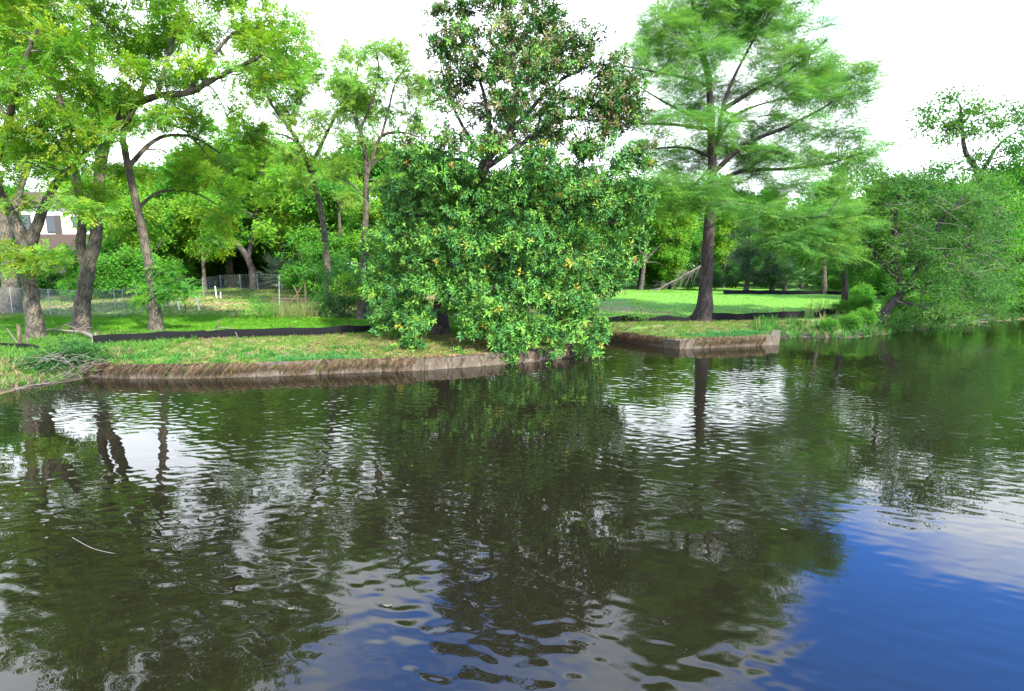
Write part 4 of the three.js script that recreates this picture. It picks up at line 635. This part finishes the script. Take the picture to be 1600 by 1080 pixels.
  const dense = (p) => clamp(0.95 + 1.5 * fbm(p.x * 0.9, 3, p.z * 0.9, 3), 0.12, 1) * (p.x > -2.9 && p.x < 3.2 ? 0.05 : 1);
  scatter('hanging_straw', 'dead straw hanging over the long retaining wall', hg, strands(edgeL, dense));
  const cx0 = edgeR[0][0].x, cornerX = onPlane(1062, 546).x, endX = onPlane(1196, 540).x;
  scatter('hanging_straw_fringe', 'dead straw fringe hanging over the wall of the cypress point', hg, strands(edgeR, (p) => (p.x > endX ? 0 : Math.abs(p.x - cornerX - 0.2) < 0.55 ? 0.06 : 0.9)));
  const litter = [], lg = new Geo(); leafInto(lg, V(-0.08, 0, 0), V(1, 0, 0), V(0, 1, 0), 0.16, 0.06, 0.2);
  for (let k = 0; k < 6500; k++) { const a = rr(0, 6.28), r = Math.sqrt(R()) * 3.4, x = -2.2 + Math.cos(a) * r * 1.3, z = -17.6 + Math.sin(a) * r; if (shore(x, z)[0] < 0.1) continue; const q = new THREE.Quaternion().setFromEuler(new THREE.Euler(rs(0.5), rr(0, 6.28), rs(0.5))); litter.push([V(x, Math.max(height(x, z), shore(x, z)[0] < 0.34 ? WALL_TOP : 0) + 0.015, z), rr(0.7, 1.1), pick(R() < 0.6 ? [0.2, 0.105, 0.05] : [0.28, 0.19, 0.1], 1), q]); }
  scatter('leaf_litter', 'fallen brown magnolia leaves on the bank', lg.build(), litter);
  const far = [], fg = tuftGeo(4, 0.75, 0.009, 0.16); for (let k = 0; k < 80; k++) { const p = onGround(rr(1258, 1326), rr(480, 499)); far.push([p, rr(0.6, 1.1), pick([0.18, 0.17, 0.07], 1)]); } scatter('tall_grass', 'tall dry seeding grass stems by the curved silt fence', fg, far);
  const mead = []; for (let k = 0; k < 420; k++) { const p = onGround(rr(425, 500), rr(487, 500)); mead.push([p, rr(0.5, 1.1), pick(R() < 0.5 ? [0.22, 0.18, 0.09] : [0.09, 0.2, 0.03], 1)]); } scatter('tall_meadow_grass', 'tall straw grass round the leaning brace', fg, mead);
}

// ---------------------------------------------------------------- silt fences
const cloth = new THREE.MeshPhysicalMaterial({ color: new THREE.Color().setRGB(0.009, 0.009, 0.010), roughness: 0.85, specularIntensity: 0.12, bumpMap: tex(128, 128, (u, v) => { const k = 0.5 + 0.25 * Math.sin(u * 6.283 * 16) + 0.2 * Math.sin(v * 6.283 * 16); return [k, k, k]; }, false), bumpScale: 0.004 });
const wood = new THREE.MeshStandardMaterial({ map: tex(64, 256, (u, v) => { const k = 0.27 + 0.12 * pn(u, v, 14, 4, 2) + 0.08 * pn(u, v, 30, 30, 5); return [k + 0.05, k, k - 0.07]; }), roughness: 0.9 });
function siltFence(pix, hgt, label, sag = 0.05, k = 1) {
  seed(k * 13); const pts = smoothLine(pix.map(([x, y]) => onGround(x, y)), 10); const base = pts[0].clone(), o = thing('silt_fence', label, 'fence', base);
  const L = []; let acc = 0; const dense = []; for (let i = 0; i < pts.length - 1; i++) { const d = pts[i].distanceTo(pts[i + 1]), n = Math.max(1, Math.ceil(d / 0.09)); for (let j = 0; j < n; j++) { const p = pts[i].clone().lerp(pts[i + 1], j / n); p.y = height(p.x, p.z) - 0.05; dense.push([p, acc + d * j / n]); } acc += d; }
  const g = new Geo(); dense.forEach(([p, s], i) => {
    const q = dense[Math.min(i + 1, dense.length - 1)][0].clone().sub(dense[Math.max(i - 1, 0)][0]), nrm = V(-q.z, 0, q.x).normalize(), bay = (s % 1.9) / 1.9;
    const top = hgt + 0.05 - sag * Math.sin(Math.PI * bay) - sag * 0.9 * (0.5 + perlin.noise(s * 0.9, k, 3)), wob = 0.05 * perlin.noise(s * 2.2, k, 1) + 0.028 * perlin.noise(s * 8, k, 5);
    const rows = 4; for (let r = 0; r <= rows; r++) { const f = r / rows, bulge = wob + 0.05 * Math.sin(Math.PI * f) * (0.4 + perlin.noise(s * 1.3, f * 2, k + 5)); g.v(p.clone().addScaledVector(nrm, bulge).add(V(0, top * f, 0)), null, s, top * f); }
    if (i) for (let r = 0; r < rows; r++) { const a = (i - 1) * (rows + 1) + r, b = a + rows + 1; g.tri(a, b, a + 1); g.tri(a + 1, b, b + 1); }
  });
  part('fabric', g.build(base), cloth, o);
  for (let s = 0.05; s < acc; s += 1.9) { const e = dense.reduce((m, q) => (Math.abs(q[1] - s) < Math.abs(m[1] - s) ? q : m)); const h = hgt + rr(0.04, 0.22); part('stake', new Geo().box(V(e[0].x, e[0].y + h / 2, e[0].z - 0.06), 0.035, h, 0.035, rs(0.4), [rs(0.06), rs(0.06)]).build(base), wood, o); }
}
siltFence([[146, 542], [190, 538], [240, 535], [320, 531], [400, 528], [480, 526], [560, 522], [610, 516], [665, 508]], 0.36, 'long black silt fence curving behind the grass bank to the magnolia', 0.04, 1);
siltFence([[-60, 538], [0, 545], [40, 548], [66, 551]], 0.26, 'sagging black silt fence piece beside the waterside shrub', 0.07, 2);
siltFence([[860, 506], [935, 505], [1000, 504], [1060, 503], [1082, 503]], 0.36, 'crumpled black silt fence between the magnolia and the cypress', 0.10, 3);
siltFence([[1112, 502], [1160, 502], [1210, 500], [1258, 497]], 0.4, 'black silt fence at the lawn edge right of the cypress trunk', 0.04, 4);
siltFence([[1272, 498], [1284, 494], [1300, 491], [1320, 489]], 0.34, 'short curved silt fence ending at the dark straight trunk', 0.05, 5);
siltFence([[1130, 460], [1200, 460], [1280, 460], [1370, 462], [1460, 464]], 0.32, 'distant black silt fence along the back of the lawn', 0.03, 6);

// ---------------------------------------------------------------- chain-link fences, posts, brace, stakes
const zinc = new THREE.MeshStandardMaterial({ color: new THREE.Color().setRGB(0.24, 0.25, 0.25), roughness: 0.55, metalness: 0.5 });
function chainLink(pix, hgt, label, cell = 0.085) {
  const pts = pix.map(([x, y]) => onGround(x, y)), base = pts[0].clone(), o = thing('chain_link_fence', label, 'fence', base);
  pts.forEach((p) => part('post', new Geo().tube([p.clone().add(V(0, -0.2, 0)), p.clone().add(V(0, hgt / 2, 0)), p.clone().add(V(0, hgt + 0.06, 0))], [0.022, 0.022, 0.022], 8, 0, true).build(base), zinc, o));
  for (let k = 0; k < pts.length - 1; k++) {
    const a = pts[k], b = pts[k + 1], L = a.distanceTo(b), g = new Geo(), P = (s, y) => a.clone().lerp(b, clamp(s / L, 0, 1)).add(V(0, y + 0.04, 0));
    const step = cell * 1.414; for (let s = -hgt; s < L; s += step) for (const up of [0, 1]) { const s0 = Math.max(s, 0), s1 = Math.min(s + hgt, L); if (s1 - s0 < 0.03) continue; const y0 = s0 - s, y1 = s1 - s; g.tube([P(s0, up ? hgt - y0 : y0), P(s1, up ? hgt - y1 : y1)], [0.0035, 0.0035], 3); }
    part('wire_mesh', g.build(base), zinc, o, true);
    part('tension_wire', new Geo().tube([P(0, hgt), P(L / 2, hgt - 0.01), P(L, hgt)], [0.005, 0.005, 0.005], 5).build(base), zinc, o);
  }
}
chainLink([[-30, 492], [20, 492], [61, 493], [80, 496], [142, 499], [182, 497], [195, 496], [222, 488], [262, 478]], 1.25, 'galvanised chain-link fence behind the grove of pecans', 0.085);
chainLink([[318, 464], [346, 458], [376, 455], [403, 455], [440, 455], [475, 455]], 1.15, 'far chain-link fence round the low crooked pecan', 0.12);
function picket(px, y0, y1, mat, label, group, w = 0.05, lean = 0) { const p = onGround(px, y1), h = (y1 - y0) * -p.z / FOCAL + 0.05; const m = part(numbered('picket'), new Geo().box(V(0, h / 2 - 0.05, 0), w, h, w * 0.6, 0.3, [0, lean]).box(V(-Math.sin(lean) * (h - 0.05), h - 0.045, 0), w * 0.62, 0.03, w * 0.4, 0.3, [0, lean]).build(), mat, scene); m.position.copy(p); m.userData = { label, category: 'stake' }; if (group) m.userData.group = group; }
const whitePaint = new THREE.MeshStandardMaterial({ color: new THREE.Color().setRGB(0.42, 0.43, 0.38), roughness: 0.8 });
for (const [x, a, b, l] of [[268, 469, 479, 0], [279, 466, 485, 0.12], [310, 464, 486, 0.14], [338, 448, 466, 0.05], [345, 457, 467, -0.05]]) picket(x, a, b, whitePaint, 'small white marker stake in the fenced field', 'white marker stakes in the field', 0.07, l);
picket(290, 460, 489, wood, 'thin brown stake standing among the white marker stakes', null, 0.045);
picket(368, 484, 499, wood, 'short weathered stake beside the bright green strip', null, 0.07, 0.08);
picket(343, 501, 512, wood, 'tiny pale stake in the vivid green strip', null, 0.05);
picket(33, 508, 545, wood, 'grey upright stake in front of the forked pecan', null, 0.08);
picket(71, 507, 521, wood, 'short pale stake at the right foot of the forked pecan', null, 0.06);
{
  const p = onGround(455, 492), D = -p.z, o = thing('fence_brace', 'old fence corner of posts, a rail and a leaning diagonal brace', 'fence', p), bar = (n, a, b, r, m) => part(n, new Geo().tube([a, a.clone().lerp(b, 0.5), b], [r, r, r * 0.9], 7, 0.05, true).build(p), m, o), q = (x, y) => at(x, y, D), gnd = (x) => { const e = at(x, 490, D); e.y = height(e.x, e.z) - 0.1; return e; };
  bar('post', gnd(436), q(436, 430), 0.03, zinc); bar('post', gnd(426), q(426, 460), 0.03, wood); bar('post', gnd(445), q(445, 464), 0.03, wood); bar('post', gnd(466), q(464, 458), 0.035, wood); bar('post', gnd(478), q(476, 444), 0.03, wood);
  bar('rail', q(426, 466.5), q(484, 468), 0.028, wood); bar('diagonal_brace', gnd(440), q(473, 446), 0.04, wood); bar('diagonal_brace', q(458, 446), q(466, 462), 0.035, wood);
}

// ---------------------------------------------------------------- dead wood on the bank and in the water
function stick(name, label, pts, r0, r1, extra) { const base = pts[0].clone(), o = thing(name, label, 'branch', base); seed(Math.round(Math.abs(base.x * 100))); const line = smoothLine(pts, 6); part('stem', new Geo().tube(line, (t) => lerp(r0, r1, t), 6, 0.08, true).build(base), deadMat, o); if (extra) { const g = new Geo(); for (let k = 0; k < extra; k++) { const a = line[Math.floor(rr(0.3, 0.95) * line.length)], d = dirOf(rs(3.1), rr(0.0, 0.7)).multiplyScalar(rr(0.25, 0.7)); g.tube([a, a.clone().addScaledVector(d, 0.5).add(V(rs(0.05), rs(0.03), 0)), a.clone().add(d)], [r1 * 0.9, r1 * 0.7, r1 * 0.3], 4); } part('twigs', g.build(base), deadMat, o, true); } }
const og = (x, y, up = 0.03) => { const p = onGround(x, y); p.y += up; return p; };
stick('dead_branch', 'grey forked dead branch lying at the foot of the double-stemmed pecan', [og(152, 536, 0.1), og(135, 531, 0.2), og(115, 526, 0.18), og(80, 528, 0.3)], 0.07, 0.025, 7);
stick('dead_branch', 'short pale log end resting against the silt fence', [og(143, 540, 0.03), og(148, 537, 0.18), og(153, 535, 0.32)], 0.055, 0.04, 0);
stick('dead_branch', 'arched pale bent branch in front of the long silt fence', [og(324, 531, 0.02), og(334, 529, 0.26), og(350, 528, 0.36), og(366, 529, 0.26), og(373, 532, 0.02)], 0.018, 0.012, 2);
stick('dead_branch', 'thin crooked stick lying on the grass bank', [og(435, 549), og(445, 555, 0.04), og(456, 553, 0.06), og(470, 545, 0.05), og(485, 552), og(495, 565)], 0.014, 0.006, 2);
stick('dead_branch', 'dark straight stick lying on the grass bank', [og(383, 554), og(395, 557, 0.05), og(406, 562)], 0.02, 0.01, 1);
stick('dead_branch', 'thin brown twig lying on dry bank grass', [og(346, 547), og(355, 552, 0.04), og(361, 556)], 0.012, 0.006, 1);
stick('dead_branch', 'small pale snag lying before the silt fence', [og(247, 537), og(255, 533, 0.08), og(266, 536, 0.03)], 0.02, 0.01, 3);
stick('dead_branch', 'bare forked twig beside the grey upright stake', [og(36, 549), og(22, 536, 0.15), og(12, 526, 0.3)], 0.025, 0.01, 3);
{ const a = onPlane(38, 600), b = onPlane(24, 610); stick('dead_branch', 'pale stick half floating at the left shore', [V(b.x, 0.01, b.z), V((a.x + b.x) / 2 + 0.2, 0.03, (a.z + b.z) / 2), V(a.x + 0.6, 0.02, a.z)], 0.02, 0.01, 3); }
{ const a = onPlane(113, 842), b = onPlane(150, 860), c = onPlane(205, 868); stick('floating_twig', 'thin pale twig floating on the open water', [V(a.x, 0.012, a.z), V(b.x, 0.008, b.z), V(c.x, -0.012, c.z)], 0.0035, 0.0025, 0); }
const driftMat = new THREE.MeshStandardMaterial({ color: new THREE.Color().setRGB(0.07, 0.065, 0.03), roughness: 0.7, side: THREE.DoubleSide });
{ const g = new Geo(); for (let k = 0; k < 8; k++) { const a0 = k / 8 * 6.283, a1 = (k + 1) / 8 * 6.283, e = (a) => V(0.05 * Math.cos(a), 0.004 * Math.cos(2 * a), 0.022 * Math.sin(a)); const c = g.v(V(0, 0, 0)), i = g.v(e(a0)), j = g.v(e(a1)); g.tri(c, j, i); } const geo = g.build(); seed(7);
  for (const [x, y] of [[455, 952], [617, 842], [606, 947], [1225, 828]]) { const p = onPlane(x, y), m = part(numbered('floating_leaf'), geo, driftMat, scene); m.position.set(p.x, 0.008, p.z); m.rotation.y = rr(0, 6); m.scale.setScalar(rr(0.6, 1.1)); m.userData = { label: 'small yellowed leaf floating on the pond', category: 'leaf', group: 'leaves floating on the pond' }; } }

// ---------------------------------------------------------------- houses beyond the trees
const siding = new THREE.MeshStandardMaterial({ color: new THREE.Color().setRGB(0.6, 0.6, 0.58), roughness: 0.8 }), roofMat = new THREE.MeshStandardMaterial({ map: tex(128, 128, (u, v) => { const k = 0.19 + 0.08 * pn(u, v, 30, 30, 2) + 0.05 * ((v * 12) % 1); return [k, k - 0.06, k - 0.11]; }), roughness: 0.98 }), glass = new THREE.MeshStandardMaterial({ color: new THREE.Color().setRGB(0.03, 0.04, 0.05), roughness: 0.1 }), brown = new THREE.MeshStandardMaterial({ color: new THREE.Color().setRGB(0.045, 0.036, 0.028), roughness: 0.8 });
function gable(g, c, w, d, rise, over = 0.3) { const x = w / 2 + over, z = d / 2 + over, A = [V(-x, 0, z), V(x, 0, z), V(x, rise, 0), V(-x, rise, 0), V(-x, 0, -z), V(x, 0, -z)].map((p) => p.add(c)); const q = (a, b, e, f) => { const i = [a, b, e, f].map((k, n) => g.v(A[k], null, [0, 1, 1, 0][n] * w / 2, [0, 0, 1, 1][n] * d / 3)); g.tri(i[0], i[1], i[2]); g.tri(i[0], i[2], i[3]); }; q(0, 1, 2, 3); q(5, 4, 3, 2); q(4, 5, 1, 0); const t = (a, b, e) => { const i = [a, b, e].map((k) => g.v(A[k])); g.tri(...i); }; t(1, 5, 2); t(4, 0, 3); return g; }
{
  const p = at(112, 450, 48); p.y = height(p.x, p.z); const o = thing('house', 'white two-storey house with brown roofs glimpsed between the pecans', 'house', p);
  part('wall', new Geo().box(V(0, 3.4, -3), 11, 6.8, 6).build(), siding, o); part('roof', gable(new Geo(), V(0, 6.82, -3), 11, 6, 1.7).build(), roofMat, o);
  part('wall', new Geo().box(V(1.5, 1.5, 2.2), 9, 3.0, 4.3).build(), brown, o); part('roof', gable(new Geo(), V(1.5, 3.02, 2.2), 9, 4.3, 1.4).build(), roofMat, o);
  for (const [x, y, w, h] of [[-3.4, 5.5, 0.9, 1.3], [-1.1, 5.4, 0.7, 1.3], [1.1, 5.6, 0.6, 0.75], [3.2, 5.5, 0.8, 1.2]]) { const f = part('window', new Geo().box(V(x, y, 0.02), w + 0.16, h + 0.16, 0.1).build(), brown, o); part('pane', new Geo().box(V(x, y, 0.06), w, h, 0.06).build(), glass, f); }
  part('downpipe', new Geo().box(V(-0.5, 5.2, 0.08), 0.5, 1.9, 0.1).build(), brown, o);
  const ch = part('chimney', new Geo().box(V(5.0, 7.6, -1.2), 0.9, 2.6, 0.9).build(), siding, o); part('chimney_cap', new Geo().box(V(5.0, 8.98, -1.2), 1.2, 0.22, 1.2).build(), roofMat, ch);
}
{ const p = at(264, 450, 52); p.y = height(p.x, p.z); const o = thing('shed', 'small shed with grey gabled roof half hidden in the thicket', 'shed', p); part('wall', new Geo().box(V(0, 1.6, 0), 3.4, 3.2, 3.2, 0).build(), brown, o); part('roof', gable(new Geo(), V(0, 3.22, 0), 3.4, 3.2, 1.2).build(), roofMat, o); }

renderer.render(scene, camera);
